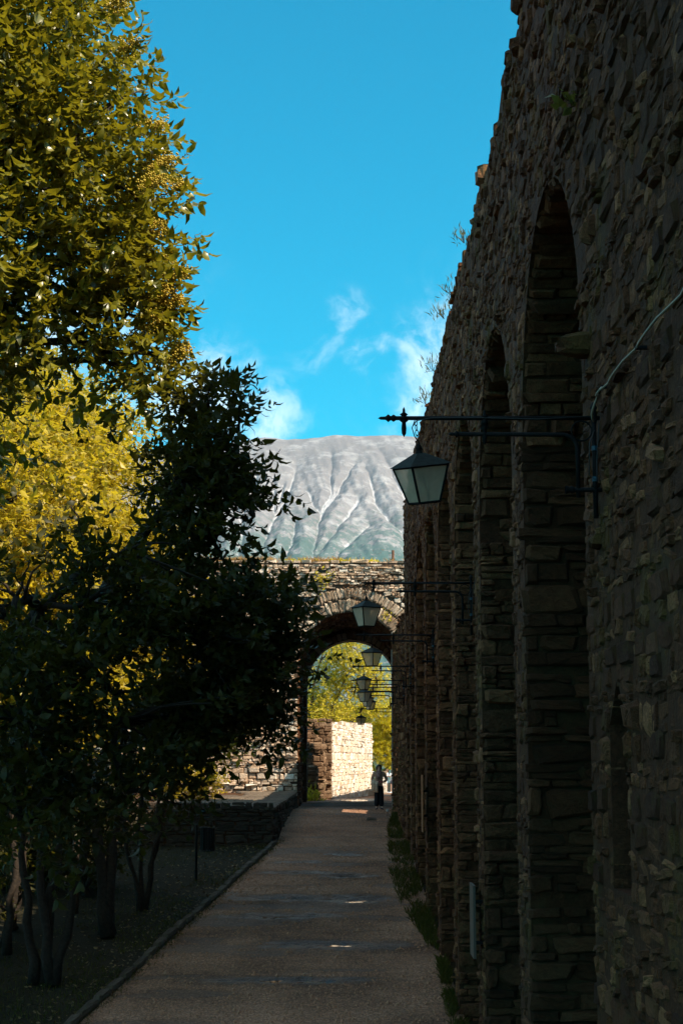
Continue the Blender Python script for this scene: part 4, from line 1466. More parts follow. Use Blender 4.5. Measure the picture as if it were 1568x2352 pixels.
pine('bushy sunlit yellow-green pine behind the bright ruin wall', (3.1, 119, -2.4), [((3.0, 119, 2.9), (1.8, 1.5, 1.5)), ((4.4, 119, 1.6), (1.5, 1.4, 1.4)), ((2.0, 119, 1.4), (1.5, 1.4, 1.0)), ((3.2, 118.5, .5), (1.5, 1.3, .8)), ((4.6, 118.6, -.5), (1.2, 1.2, .7)), ((5.6, 119, 3.2), (1.6, 1.5, 1.4)), ((3.2, 120, -.9), (1.3, 1.0, .7))], 2500, 'pines beyond the gate')
pine('lower pine left of the bushy one, top showing over the ruin', (.2, 121, -2.4), [((.4, 121, 3.1), (1.9, 1.5, 1.2)), ((-1.6, 121, 2.6), (1.7, 1.4, 1.0)), ((1.0, 121, 1.6), (1.4, 1.3, 1.0)), ((-.6, 121, 1.3), (1.6, 1.3, 1.0))], 1100, 'pines beyond the gate')


# ----- grasses and weeds
def blades(P, hgt, mat, name, kind='stuff', lean=.45, wid=.012, parent=None):
    n = len(P)
    A_ = unit(rng.normal(0, lean, (n, 3)) * (1, 1, .3) + np.array((0, 0, 1.0)))
    V, F, T = leaf_mesh(P, A_, rng.normal(size=(n, 3)) * (1, 1, .1), hgt, wid, LEAF_LO, LEAF_LF)
    return part(name, V, F, mat, parent, True, T, kind)


n = 9000
y = rng.uniform(24, 57, n)
wv2 = np.interp(y, [24, 28, 31, 34, 37.7, 43, 52, 56, 58], [.10, .25, .12, .3, .62, .72, .5, .2, .1])
x = 2.0 - wv2 * rng.random(n) ** 1.3
k = fbm(x * 2, y * 1.1, 3, 44) > .40
P = np.stack([x, y, gz(y) - .02], 1)[k]
blades(P, rng.uniform(.08, .26, len(P)), M['grass_green'], 'verge_grass')
n = 9000
y = rng.uniform(18, 49, n)
x = kerb_x(y) - .1 - rng.exponential(1.6, n)
k = fbm(x * .9, y * .6, 3, 47) > .44
P = np.stack([x, y, ground_z(x, y)], 1)[k]
blades(P, rng.uniform(.05, .14, len(P)), M['grass_green'], 'lawn_grass')
n = 1300
y = rng.uniform(19, 48.5, n)
x = kerb_x(y) + .05 + rng.exponential(.09, n)
blades(np.stack([x, y, gz(y) - .03], 1), rng.uniform(.04, .12, n), M['grass_green'], 'kerb_weeds')
n = 2600
y = rng.uniform(18, 50, n)
x = kerb_x(y) + .2 - rng.exponential(1.5, n)
P = np.stack([x, y, ground_z(x, y) + .015], 1)
k = x > kerb_x(y)
P[k, 2] = gz(y[k]) + .01
A_ = rng.normal(size=(n, 3)) * (1, 1, .25)
V, F, T = leaf_mesh(P, A_, rng.normal(size=(n, 3)) * (1, 1, .25), rng.uniform(.06, .13, n), .05, LEAF_LO, LEAF_LF)
part('fallen_leaves', V, F, M['dead_leaf'], None, True, T, 'stuff')
# pebbles on the path
n = 16000
y = 24.5 + 34 * rng.random(n) ** 1.7
u = rng.random(n)
x = kerb_x(np.minimum(y, 48.3)) + u * (2.0 - kerb_x(np.minimum(y, 48.3)))
k = (path_wet(x, y) < .6) & (x > kerb_x(np.minimum(y, 48.3)) + .1) & (x > np.where(y > 48.3, -1.75, -9))
x, y = x[k], y[k]
V, F, T = berries(np.stack([x, y, path_z(x, y) + .004], 1), rng.gamma(2.2, .0055, len(x)) + .003)
part('gravel', V, F, M['pebble'], None, False, T, 'stuff')

# dry grass and weeds on the gate
n = 9000
x = rng.uniform(-6, 2.7, n)
k = fbm(x * 1.6, x * 0, 3, 3) + rng.normal(0, .08, n) > .42
P = np.stack([x, rng.uniform(60, 61.2, n), np.full(n, GT + .05)], 1)[k]
blades(P, rng.uniform(.08, .34, len(P)), M['grass_dry'], 'dry_grass', lean=.8, wid=.014)
n = 260
x = np.concatenate([rng.normal(-.05, .3, 120), rng.normal(1.15, .2, 60), rng.normal(-1.6, .2, 50), rng.normal(-2.2, .4, 30)])
blades(np.stack([x, rng.uniform(59.98, 60.6, n), np.full(n, GT + .05)], 1), rng.uniform(.08, .24, n), M['robinia_leaf'], 'green_weeds', lean=.9, wid=.07)


def plant(name, label, c, nrm_, n, ln, spread, mat, group=None, wid=.45, droop=.2):
    """a small plant rooted in masonry"""
    root = thing(name, label, 'plant', c, 0, group)
    A_ = unit(np.array(nrm_) * .7 + rng.normal(0, .6, (n, 3)) + np.array((0, 0, .35 - droop)))
    P = rng.normal(0, spread, (n, 3)) * (1, 1, 1) + A_ * ln * .3
    L_ = ln * rng.uniform(.5, 1.1, n)
    V, F, T = leaf_mesh(P, A_, np.cross(A_, rng.normal(size=(n, 3))), L_, L_ * wid, LEAF_LO, LEAF_LF)
    part('foliage', V, F, mat, root, True, T)
    mb = MB()
    for j in range(5):
        d = unit(np.array(nrm_) * .7 + rng.normal(0, .5, 3))
        mb.tube([np.array(nrm_) * -.05, d * ln * .5, d * ln * 1.0 + np.array((0, 0, .03))], [.006, .004, .002], 4)
    mb.build('stem', M['bark'], root)
    return root


plant('wall_plant', 'green weed growing from the gate masonry above the left of the arch', (-.75, 59.95, 6.85), (0, -1, 0), 150, .16, .18, M['robinia_leaf'], 'weeds on the gate')
plant('wall_plant', 'small green weed between the voussoirs at the right of the gate arch', (1.75, 59.93, 5.45), (0, -1, 0), 50, .13, .1, M['robinia_leaf'], 'weeds on the gate')
plant('wall_plant', 'broken tuft of reddish dry weed in the recess over the gate crown', (.5, 59.95, 6.35), (0, -1, 0), 320, .16, .28, M['red_weed'], 'weeds on the gate', .18)
plant('wall_plant', 'reddish weed trailing under the coping on the right of the gate', (1.4, 59.95, 6.98), (0, -1, 0), 320, .16, .3, M['red_weed'], 'weeds on the gate', .18)
plant('wall_plant', 'reddish dry weed on the gate face behind the dark tree', (-2.3, 59.95, 6.1), (0, -1, 0), 260, .16, .3, M['red_weed'], 'weeds on the gate', .18)
plant('wall_plant', 'lobed green leaves sprouting from the castle wall near the highest arch', (1.96, 12.6, 5.5), (-1, -.3, 0), 24, .11, .07, M['wall_plant'], 'plants on the castle wall', .8)
for (yy_, zz_, lab, nn, sc) in ((24.3, 8.28, 'bushy tuft at the wall top above the second arch', 40, .16), (29.3, 8.45, 'leggy tuft on the wall top left of the bracket', 34, .2), (33.0, 8.35, 'thin weed on the wall top halfway along', 36, .2), (36.0, 8.3, 'grassy tuft on the far part of the wall top', 34, .22), (27.0, 8.2, 'low weed clump on the wall top past the third arch', 40, .15)):
    plant('wall_plant', lab, (1.95, yy_, zz_), (-.5, 0, .9), nn, sc, .09, M['wall_plant'], 'plants on the castle wall', .12, -.3)
plant('weed_clump', 'sunlit yellow-green weeds at the foot of the stub wall behind the gate', (-1.25, 70.2, -1.75), (0, -.3, 1), 160, .3, .22, M['robinia_leaf'], None, .3)
# moss and small weeds over the wall face: one mass
n = 5200
y = rng.uniform(9, 49, n)
z = rng.uniform(-3.5, 8.2, n)
k = fbm(y * .55, z * .22, 4, 63) > .6
k &= np.array([any(a < yy_ < b2 for a, b2 in wall_intervals(zz_)) for yy_, zz_ in zip(y, z)])
P = np.stack([np.full(n, 1.93), y, z], 1)[k]
A_ = unit(rng.normal(0, .5, (len(P), 3)) + np.array((-.5, 0, -.4)))
V, F, T = leaf_mesh(P, A_, rng.normal(size=A_.shape), rng.uniform(.06, .2, len(P)), .05, LEAF_LO, LEAF_LF)
part('moss', V, F, M['wall_plant'], wall, True, T, 'stuff')

# rusty post on the gate top
po_ = thing('metal_post', 'short rusty metal post standing on top of the gate', 'post', (2.0, 60.5, GT))
MB().tube([(0, 0, -.05), (0, 0, .55)], .05, 8).build('shaft', M['rust'], po_)
MB().tube([(-.18, 0, .22), (-.02, 0, .18)], .01, 5).build('hook', M['rust'], po_)


# ------------------------------------------------------------------ lamp brackets and lanterns
def glass_mat():
    m, t, b, out = new_mat('frosted_glass')
    b.inputs['Base Color'].default_value = (.86, .7, .54, 1)
    b.inputs['Roughness'].default_value = .25
    tr = N(t, 'ShaderNodeBsdfTranslucent')
    tr.inputs[0].default_value = (.98, .76, .55, 1)
    tp = N(t, 'ShaderNodeBsdfTransparent')
    tp.inputs[0].default_value = (.98, .93, .86, 1)
    co = N(t, 'ShaderNodeTexCoord').outputs['Object']
    n_ = noise(t, co, 9, 4, .6)
    m1 = N(t, 'ShaderNodeMixShader')
    t.links.new(smooth(t, n_, .3, .7, .48, .66), m1.inputs[0])
    t.links.new(tr.outputs[0], m1.inputs[1])
    t.links.new(tp.outputs[0], m1.inputs[2])
    m2_ = N(t, 'ShaderNodeMixShader')
    m2_.inputs[0].default_value = .6
    t.links.new(b.outputs[0], m2_.inputs[1])
    t.links.new(m1.outputs[0], m2_.inputs[2])
    t.links.new(m2_.outputs[0], out.inputs[0])
    return m


M['glass'] = glass_mat()


def finial(mb, c, up, dn, r=.028):
    """turned spindle above and below c"""
    mb.lathe([(0, up), (r * .35, up - .02), (r * .4, up - .045), (r * 1.15, up - .06), (r * .6, up - .075), (r, up - .1), (r * 1.05, 0), (r * .9, -dn + .16), (r * 1.2, -dn + .13),
              (r * .55, -dn + .115), (r * .7, -dn + .07), (r * .6, -dn + .03), (0, -dn)], c, 10)


def make_bracket():
    root = thing('lamp_bracket', '', 'lamp bracket')
    mb = MB().tube([(.03, 0, 0), (-1.66, 0, .0)], .017, 8)
    mb.lathe([(0, -1.72), (.012, -1.7), (.014, -1.66), (.032, -1.64), (.016, -1.62), (.03, -1.6), (.017, -1.58)], (0, 0, 0), 8, 'x')
    mb.build('upper_arm', M['iron'], root, True)
    P = [(-1.12, 0, -.125), (-.3, 0, -.13)] + [(-.3 + .11 * math.sin(a), 0, -.24 + .11 * math.cos(a)) for a in np.linspace(.2, math.pi / 2, 6)] + [(-.19, 0, -.62)]
    mb = MB().tube(P, .017, 8)
    mb.lathe([(0, -1.18), (.014, -1.16), (.014, -1.13), (.03, -1.12), (.017, -1.1)], (0, 0, -.125), 8, 'x')
    mb.build('lower_arm', M['iron'], root, True)
    mb = MB().tube([(-.06, 0, .06), (-.06, 0, -.78)], .019, 8)
    mb.lathe([(0, .13), (.012, .12), (.03, .08), (.02, .06), (.026, 0), (.02, -.05)], (-.06, 0, 0), 8)
    mb.build('post', M['iron'], root, True)
    mb = MB().tube([(-.27, 0, -.56), (.06, 0, -.56)], .018, 8)
    mb.lathe([(.03, -.29), (.03, -.27), (.02, -.26), (.03, -.24), (.02, -.22)], (0, 0, -.56), 8, 'x')
    mb.build('lower_stay', M['iron'], root, True)
    mb = MB()
    mb.torus((-.155, 0, -.1), .078, .007, (1, 0, 0), (0, 0, 1), 20, 6)
    mb.build('scroll_ring', M['iron'], root, True)
    mb = MB()
    finial(mb, (-1.52, 0, 0), .09, .15)
    mb.build('finial', M['iron'], root, True)
    mb = MB()
    finial(mb, (-.9, 0, -.05), .12, .16)
    mb.build('finial', M['iron'], root, True)
    for z in (0.0, -.56):
        MB().lathe([(0, -.03), (.05, -.03), (.05, .02), (0, .02)], (.02, 0, z), 10, 'x').build('wall_plate', M['iron'], root)
    mb = MB().tube([(.0, -.02, .05), (-.03, -.03, -.1), (-.05, -.035, -.35), (-.05, -.03, -.5), (-.11, -.03, -.45), (-.1, -.03, -.2), (-.06, -.03, -.1)], .005, 5)
    mb.build('cable', M['cable_dark'], root, True)
    for z in (-.22, -.46):
        MB().tube([(-.06, 0, z), (-.06, 0, z - .035)], .024, 8).build('tape', M['tape_blue'], root)
    mb = MB().tube([(-.1, -.012, .012), (-.5, -.02, -.012), (-.95, -.02, .0), (-1.3, -.015, .0), (-1.42, -.01, -.02), (-1.45, -.005, -.06)], .005, 5)
    mb.build('feed_cable', M['cable_dark'], root, True)
    return root


def make_lantern():
    """hangs from its origin"""
    root = thing('lantern', '', 'lantern')
    mb = MB()
    for k in range(5):
        a, b_ = ((1, 0, 0), (0, 0, 1)) if k % 2 == 0 else ((0, 1, 0), (0, 0, 1))
        mb.torus((0, 0, -.02 - .042 * k), .026, .0035, tuple(.55 * q for q in a), b_, 10, 4)
    mb.tube([(.0, .012, 0), (-.035, .01, -.06), (-.02, .01, -.13), (.02, .01, -.2), (.045, .01, -.26)], .0045, 5)
    mb.build('chain', M['iron'], root, True)
    z0 = -.22
    mb = MB()
    mb.lathe([(0, z0 + .03), (.016, z0 + .015), (.018, z0), (.03, z0 - .01), (.02, z0 - .025), (.028, z0 - .04), (.034, z0 - .06)], (0, 0, 0), 10)
    mb.build('cap', M['iron'], root, True)
    zr = z0 - .055
    e, r_ = .195, .035
    V = [(-e, -e, zr - .105), (e, -e, zr - .105), (e, e, zr - .105), (-e, e, zr - .105), (-r_, -r_, zr), (r_, -r_, zr), (r_, r_, zr), (-r_, r_, zr)]
    MB().hull8(V).build('roof', M['roof_iron'], root)
    zt_, zb = zr - .108, zr - .41
    a, c = .168, .095
    top = [(-a, -a, zt_), (a, -a, zt_), (a, a, zt_), (-a, a, zt_)]
    bot = [(-c, -c, zb), (c, -c, zb), (c, c, zb), (-c, c, zb)]
    mb = MB()
    for j in range(4):
        mb.tube([top[j], bot[j]], .011, 5)
        mb.tube([top[j], top[(j + 1) % 4]], .012, 5)
        mb.tube([bot[j], bot[(j + 1) % 4]], .011, 5)
    mb.build('frame', M['iron'], root)
    MB().box((-c + .005, -c + .005, zb - .008), (c - .005, c - .005, zb + .004)).build('floor_plate', M['iron'], root)
    for j in range(4):
        k = (j + 1) % 4
        q = np.array([top[j], top[k], bot[k], bot[j]])
        q = q.mean(0) + (q - q.mean(0)) * .97
        part('pane', q, [(0, 1, 2, 3)], M['glass'], root)
    mb = MB().lathe([(.01, zt_ + .0), (.01, zt_ - .03), (.032, zt_ - .035), (.038, zt_ - .06), (.038, zt_ - .13), (.03, zt_ - .14), (0, zt_ - .14)], (0, 0, 0), 10)
    mb.build('socket', M['socket'], root, True)
    mb = MB().lathe([(.026, zt_ - .14), (.034, zt_ - .15), (.034, zt_ - .21), (.026, zt_ - .245), (0, zt_ - .255)], (0, 0, 0), 10)
    mb.build('bulb', M['bulb'], root, True)
    return root


def copy_thing(src):
    r = src.copy()
    link(r)
    for ch in list(src.children):
        c = ch.copy()
        link(c)
        c.parent = r
    return r


# attachment point x, y, z; lantern distance along the arm, lantern turn, tilt
LAMPS = [(2.0, 11.82, 2.6, 1.43, 24, (7, 10), 'nearest and largest lantern, tilted, hanging over the path by the tall arch', 'nearest iron wall bracket, long double arm with a scroll ring beside the tall arch'),
         (2.0, 23.41, 2.62, 1.63, 30, (0, 0), 'second lantern from the camera, in front of the top of the gate arch', 'second iron bracket from the camera, arm crossing the sunlit gate face'),
         (2.0, 33.33, 2.62, 1.36, 52, (1, 2), 'third lantern from the camera, hanging inside the dark gate arch', 'third iron bracket from the camera, arm across the dark arch soffit'),
         (2.0, 44.3, 2.6, 1.38, 58, (-1, 0), 'fourth lantern from the camera, in front of the feathery tree', 'fourth iron bracket from the camera, in front of the feathery tree'),
         (2.0, 49.2, 2.45, 1.3, 50, (0, 1), 'fifth lantern, half hidden behind the fourth one', 'fifth iron bracket, just below the fourth one'),
         (2.0, 55.2, 2.5, 1.1, 40, (0, 0), 'sixth lantern, left of a touching pair over the pines', 'sixth iron bracket, upper arm of the farthest crossing pair'),
         (2.0, 58.9, 2.5, .93, 35, (0, 0), 'seventh lantern, right of a touching pair over the pines', 'seventh iron bracket, close above the pair of far lanterns'),
         (2.36, 66.0, 2.1, 1.55, 48, (0, 0), 'farthest lantern, lowest of the row inside the passage', 'farthest iron bracket, lowest of the row inside the passage')]
br0, la0 = make_bracket(), make_lantern()
for k, (x, y, z, dl, rz, tilt, lab, blab) in enumerate(LAMPS):
    br = br0 if k == 0 else copy_thing(br0)
    br.location = (x, y, z)
    br['label'] = blab
    br['group'] = 'iron lamp brackets along the castle wall'
    la = la0 if k == 0 else copy_thing(la0)
    la.location = (x - dl, y, z - .017)
    la.rotation_euler = (R(tilt[0]), R(-tilt[1]), R(rz))
    la.scale = (.93, .93, .93)
    la['label'] = lab
    la['group'] = 'lanterns hanging along the castle wall'

# cable on the near wall
cb = thing('wall_cable', 'pale cable looping down the near castle wall to the nearest bracket', 'cable', (1.94, 11.8, 2.6))
K = [(11.7, 2.55), (11.45, 2.7), (11.3, 2.72), (11.0, 2.68), (10.38, 2.69), (9.91, 2.65), (9.25, 2.66), (8.57, 2.6), (7.6, 2.66), (6.6, 2.62), (5.6, 2.66)]
pts = []
for j in range(len(K) - 1):
    for t in np.linspace(0, 1, 6)[:-1]:
        pts.append((-.02 - .03 * math.sin(t * 3.14), K[j][0] + (K[j + 1][0] - K[j][0]) * t - 11.8, K[j][1] + (K[j + 1][1] - K[j][1]) * t - .03 * math.sin(t * math.pi) - 2.6))
MB().tube(pts, .0085, 6).build('sheath', M['cable_grey'], cb, True)
mb = MB()
for j in (2, 5, 8):
    mb.box((-.03, K[j][0] - 11.8 - .012, K[j][1] - 2.6 - .012), (.05, K[j][0] - 11.8 + .012, K[j][1] - 2.6 + .012))
mb.build('clip', M['iron'], cb)

# boards on the piers, seen edge on
bd = thing('information_panel', 'pale information board fixed on a pier near the path bottom, seen edge on', 'panel', (1.93, 22.9, -2.25), 0, 'boards on the piers')
MB().box((-.085, -.3, -.5), (-.05, .3, .5)).build('board', M['panel_pale'], bd)
mb = MB()
mb.box((-.05, -.3, -.3), (.06, -.26, -.26))
mb.box((-.05, -.3, .26), (.06, -.26, .3))
mb.build('fixing', M['iron'], bd)
bd = thing('information_panel', 'narrow wooden board on a far pier catching light, seen edge on', 'panel', (1.93, 36.95, -1.0), 0, 'boards on the piers')
MB().box((-.07, -.25, -.65), (-.045, .25, .65)).build('board', M['panel_wood'], bd)
mb = MB()
mb.box((-.045, -.1, -.3), (.06, -.06, -.26))
mb.box((-.045, -.1, .26), (.06, -.06, .3))
mb.build('fixing', M['iron'], bd)
pp = thing('drain_pipe', 'thin pale vertical pipe on the low wall beside the gate', 'pipe', (1.9, 59.2, -1.8))
MB().tube([(0, 0, -.05), (0, 0, 5.9)], .035, 8).build('tube', M['pipe_grey'], pp)
mb = MB()
for z in (1.2, 3.0, 4.8):
    mb.box((-.05, -.05, z), (.12, .05, z + .04))
mb.build('clip', M['iron'], pp)
sp_ = thing('garden_spotlight', 'small white-topped spike light in the grass by the wall', 'light', (1.6, 55.6, float(gz(55.6))))
MB().tube([(0, 0, -.05), (0, 0, .16)], .012, 6).build('spike', M['iron'], sp_)
MB().lathe([(0, .24), (.045, .24), (.05, .16), (0, .15)], (0, 0, 0), 8).build('head', M['white_plastic'], sp_)
# loose flat stone by the verge
ls = Masonry()
ls.put(*stones(np.array([(1.0, 54.4, float(gz(54.4)) + .02)]), (1, 0, 0), (0, 1, 0), (0, 0, 1), .38, .24, .06, True))
o = ls.build('loose_stone', M['flagstone'], None, None)
tag(o, 'flat loose stone lying on the path near the verge', 'stone')

# litter bin on a post
bn = thing('litter_bin', 'dark slatted litter bin hung on a post at the lawn edge', 'bin', (-3.83, 42.3, float(gz(42.3)) - .1))
MB().tube([(0, 0, -.1), (0, 0, 1.42)], .035, 8).build('post', M['bin_metal'], bn)
sl_me = MB().box((-.024, -.006, 0), (.024, .006, .62)).mesh('slat', M['bin_metal'])
for j in range(14):
    a = 2 * math.pi * j / 14
    o = add('slat', sl_me, bn)
    o.location = (.29 + .19 * math.cos(a), .19 * math.sin(a), .72)
    o.rotation_euler = (0, 0, a + math.pi / 2)
mb = MB()
for z in (.74, 1.33):
    mb.torus((.29, 0, z), .195, .014, (1, 0, 0), (0, 1, 0), 20, 6)
mb.build('rim', M['bin_metal'], bn)
MB().lathe([(0, .0), (.18, .0), (.18, .02), (0, .02)], (.29, 0, .72), 14).build('bottom', M['bin_metal'], bn)
MB().box((0, -.02, 1.2), (.12, .02, 1.25)).build('arm', M['bin_metal'], bn)

# ------------------------------------------------------------------ people
M['skin'] = simple('skin', (.68, .4, .28), .6)  # brightened in colour to offset the shade around the standing woman
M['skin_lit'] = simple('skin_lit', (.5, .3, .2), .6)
M['hair_dark'] = simple('hair_dark', (.012, .009, .008), .5)
M['hair_fair'] = simple('hair_fair', (.4, .25, .1), .5)
M['hair_brown'] = simple('hair_brown', (.2, .1, .05), .5)
M['cloth_taupe'] = simple('cloth_taupe', (.36, .21, .13), .9, 0, 30, .2)
M['cloth_black'] = simple('cloth_black', (.006, .006, .008), .9)
M['cloth_grey'] = simple('cloth_grey', (.62, .44, .3), .9, 0, 20, .25)
M['cloth_white'] = simple('cloth_white', (.72, .74, .76), .9, 0, 20, .08)
M['cloth_scarf'] = simple('cloth_scarf', (.26, .14, .11), .9, 0, 30, .8)
M['cloth_denim'] = simple('cloth_denim', (.35, .5, .62), .9)
M['cloth_dark'] = simple('cloth_dark', (.1, .09, .12), .9)
M['leather'] = simple('leather', (.4, .23, .14), .6)
M['booklet_red'] = simple('booklet_red', (.2, .02, .02), .6)
M['eye'] = simple('eye', (.01, .01, .01), .3)


def skin_mesh(name, verts, edges, rad, mat, parent, root_i=0, sub=2):
    me = bpy.data.meshes.new(name)
    me.from_pydata(verts, edges, [])
    me.materials.append(mat)
    o = bpy.data.objects.new(name, me)
    link(o)
    o.parent = parent
    md = o.modifiers.new('skin', 'SKIN')
    md.use_smooth_shade = True
    for i_, r_ in enumerate(rad):
        me.skin_vertices[0].data[i_].radius = r_ if isinstance(r_, tuple) else (r_, r_)
    me.skin_vertices[0].data[root_i].use_root = True
    md = o.modifiers.new('sub', 'SUBSURF')
    md.levels = md.render_levels = sub
    return o


def person(label, loc, rz, H, arms, top, bottom, hair, long_hair, skinm, legs='trousers', shoes='cloth_black', group=None):
    """arms: two (elbow, wrist, hand) triples in metres of a 1.65 m figure; x is the person's left when facing -Y"""
    root = thing('person', label, 'person', loc, rz, group)
    k = H / 1.65
    root.scale = (k, k, k)
    J = dict(pel=(0, 0, .9), wst=(0, 0, 1.04), chs=(0, -.005, 1.24), nck=(0, .005, 1.4), nk2=(0, -.005, 1.46), hd=(0, -.015, 1.55), hdt=(0, -.005, 1.62))
    names = list(J)
    V = [J[n_] for n_ in names]
    rad = [(.145, .1), (.115, .085), (.135, .095), (.055, .055), (.05, .052), (.075, .088), (.055, .07)]
    E = [(0, 1), (1, 2), (2, 3), (3, 4), (4, 5), (5, 6)]
    foot = []
    for s in (-1, 1):
        b0 = len(V)
        V += [(s * .09, 0, .82), (s * .095, -.01, .47), (s * .1, .01, .09), (s * .11, -.1, .035), (s * .115, -.16, .03)]
        rad += [.083, .055, .036, .032, .022]
        E += [(0, b0), (b0, b0 + 1), (b0 + 1, b0 + 2), (b0 + 2, b0 + 3), (b0 + 3, b0 + 4)]
    for s, (el, wr, hn) in zip((-1, 1), arms):
        b0 = len(V)
        V += [(s * .165, .005, 1.35), el, wr, hn]
        rad += [.05, .037, .025, (.034, .018)]
        E += [(2, b0), (b0, b0 + 1), (b0 + 1, b0 + 2), (b0 + 2, b0 + 3)]
        d = unit(np.array(hn) - np.array(wr))
        sd = unit(np.cross(d, np.array((0, 0, 1.0)) if abs(d[2]) < .8 else np.array((0, 1.0, 0))))
        for f in range(4):
            bb = len(V)
            off = sd * (f - 1.5) * .017
            c0 = np.array(hn) + off + d * .02
            V += [tuple(c0 + d * .03), tuple(c0 + d * (.052 + .008 * (f in (1, 2))) + np.array((0, -.012, -.006)))]
            rad += [.0085, .007]
            E += [(b0 + 3, bb), (bb, bb + 1)]
        bb = len(V)
        c0 = np.array(wr) + d * .035 + sd * .03
        V += [tuple(c0), tuple(c0 + d * .035 + sd * .012)]
        rad += [.01, .0085]
        E += [(b0 + 2, bb), (bb, bb + 1)]
    skin_mesh('body', V, E, rad, M[skinm], root)
    # face
    mb = MB()
    for s in (-1, 1):
        mb.lathe([(0, -.004), (.011, -.002), (.011, .002), (0, .004)], (0, 0, 0), 6)
        mb.v[-1] = mb.v[-1][:, [0, 2, 1]] + np.array((s * .03, -.097, 1.565))
    mb.build('eyes', M['eye'], root)
    mb = MB().put(np.array([(-.012, -.098, 1.53), (.012, -.098, 1.53), (0, -.098, 1.565), (0, -.122, 1.533)]), [(0, 1, 3), (1, 2, 3), (2, 0, 3)])
    mb.build('nose', M[skinm], root)
    MB().box((-.022, -.101, 1.503), (.022, -.092, 1.512)).build('mouth', M['booklet_red'], root)
    # hair: cap open at the face
    mb = MB()
    nlat, nlon = 9, 16
    Vh, Fh = [], []
    low = 1.3 if long_hair else 1.47
    for a in range(nlat):
        th_ = a / (nlat - 1)
        for b_ in range(nlon):
            ph = 2 * math.pi * b_ / nlon
            front = max(0, -math.sin(ph))
            z = 1.67 - (1.67 - (low + (1.6 - low) * min(1, front * 1.5))) * th_
            rr = (.104 * math.sin(min(1, th_ * 1.9) * math.pi / 2) + .012 * th_) * (1 + .05 * math.sin(3 * ph))
            Vh.append((rr * math.cos(ph) * 1.02, rr * math.sin(ph) * 1.1 - .008, z))
    for a in range(nlat - 1):
        for b_ in range(nlon):
            c_ = (b_ + 1) % nlon
            Fh.append((a * nlon + b_, a * nlon + c_, (a + 1) * nlon + c_, (a + 1) * nlon + b_))
    mb.put(Vh, Fh)
    mb.build('hair', M[hair], root, True)
    # top with sleeves
    Vt = [(0, 0, .78), (0, 0, 1.03), (0, -.005, 1.24), (0, 0, 1.385)]
    rt = [(.165, .12), (.135, .105), (.155, .115), (.07, .07)]
    Et = [(0, 1), (1, 2), (2, 3)]
    for s, (el, wr, hn) in zip((-1, 1), arms):
        b0 = len(Vt)
        Vt += [(s * .18, .005, 1.345), el]
        rt += [.075, .062]
        Et += [(2, b0), (b0, b0 + 1)]
        if legs == 'trousers':
            w2 = tuple(np.array(el) + (np.array(wr) - np.array(el)) * .8)
            Vt.append(w2)
            rt.append(.042)
            Et.append((b0 + 1, b0 + 2))
    skin_mesh('top', Vt, Et, rt, M[top], root)
    Vl = [(0, 0, .93), (0, 0, .86)]
    rl = [(.15, .11), (.16, .12)]
    El = [(0, 1)]
    for s in (-1, 1):
        b0 = len(Vl)
        if legs == 'trousers':
            Vl += [(s * .085, 0, .74), (s * .085, 0, .45), (s * .09, .0, .1)]
            rl += [.105, .1, .1]
            El += [(1, b0), (b0, b0 + 1), (b0 + 1, b0 + 2)]
        else:
            Vl += [(s * .092, 0, .72), (s * .096, 0, .6)]
            rl += [.1, .09]
            El += [(1, b0), (b0, b0 + 1)]
    skin_mesh(legs, Vl, El, rl, M[bottom], root)
    for s in (-1, 1):
        mb = MB()
        mb.hull8([(s * .1 - .045, -.2, 0), (s * .1 + .045, -.2, 0), (s * .1 + .04, .07, 0), (s * .1 - .04, .07, 0), (s * .1 - .03, -.17, .05), (s * .1 + .03, -.17, .05), (s * .1 + .035, .06, .1), (s * .1 - .035, .06, .1)])
        mb.build('shoe', M[shoes], root)
    return root


# camera faces +Y, so a person facing the camera keeps rz = 0 and her right arm is on the picture's left (-x)
wl = (1.36, 57.8, float(gz(57.5)))
W_ = person('woman with dark bobbed hair, scarf and black trousers standing on the path by the gate', wl, R(4), 1.6,
            [((-.27, .03, 1.1), (-.1, -.17, 1.03), (-.02, -.2, 1.03)), ((.3, .04, 1.1), (.13, -.15, 1.0), (.07, -.19, 1.0))],
            'cloth_taupe', 'cloth_black', 'hair_dark', False, 'skin')
mb = MB()
an = np.linspace(0, 2 * np.pi, 17)
for z, r_ in ((1.36, .11), (1.4, .095), (1.43, .085)):
    mb.tube(np.stack([r_ * np.cos(an), r_ * np.sin(an) * .9 - .01, z + .025 * np.sin(an)], 1), .024, 6)
mb.hull8([(-.09, -.14, 1.12), (.03, -.14, 1.12), (.03, -.1, 1.12), (-.09, -.1, 1.12), (-.1, -.12, 1.36), (.09, -.12, 1.36), (.09, -.07, 1.36), (-.1, -.07, 1.36)])
mb.build('scarf', M['cloth_scarf'], W_, True)
kk = 1.6 / 1.65


def at_w(x, y, z):
    return (wl[0] + x * kk, wl[1] + y * kk, wl[2] + z * kk)


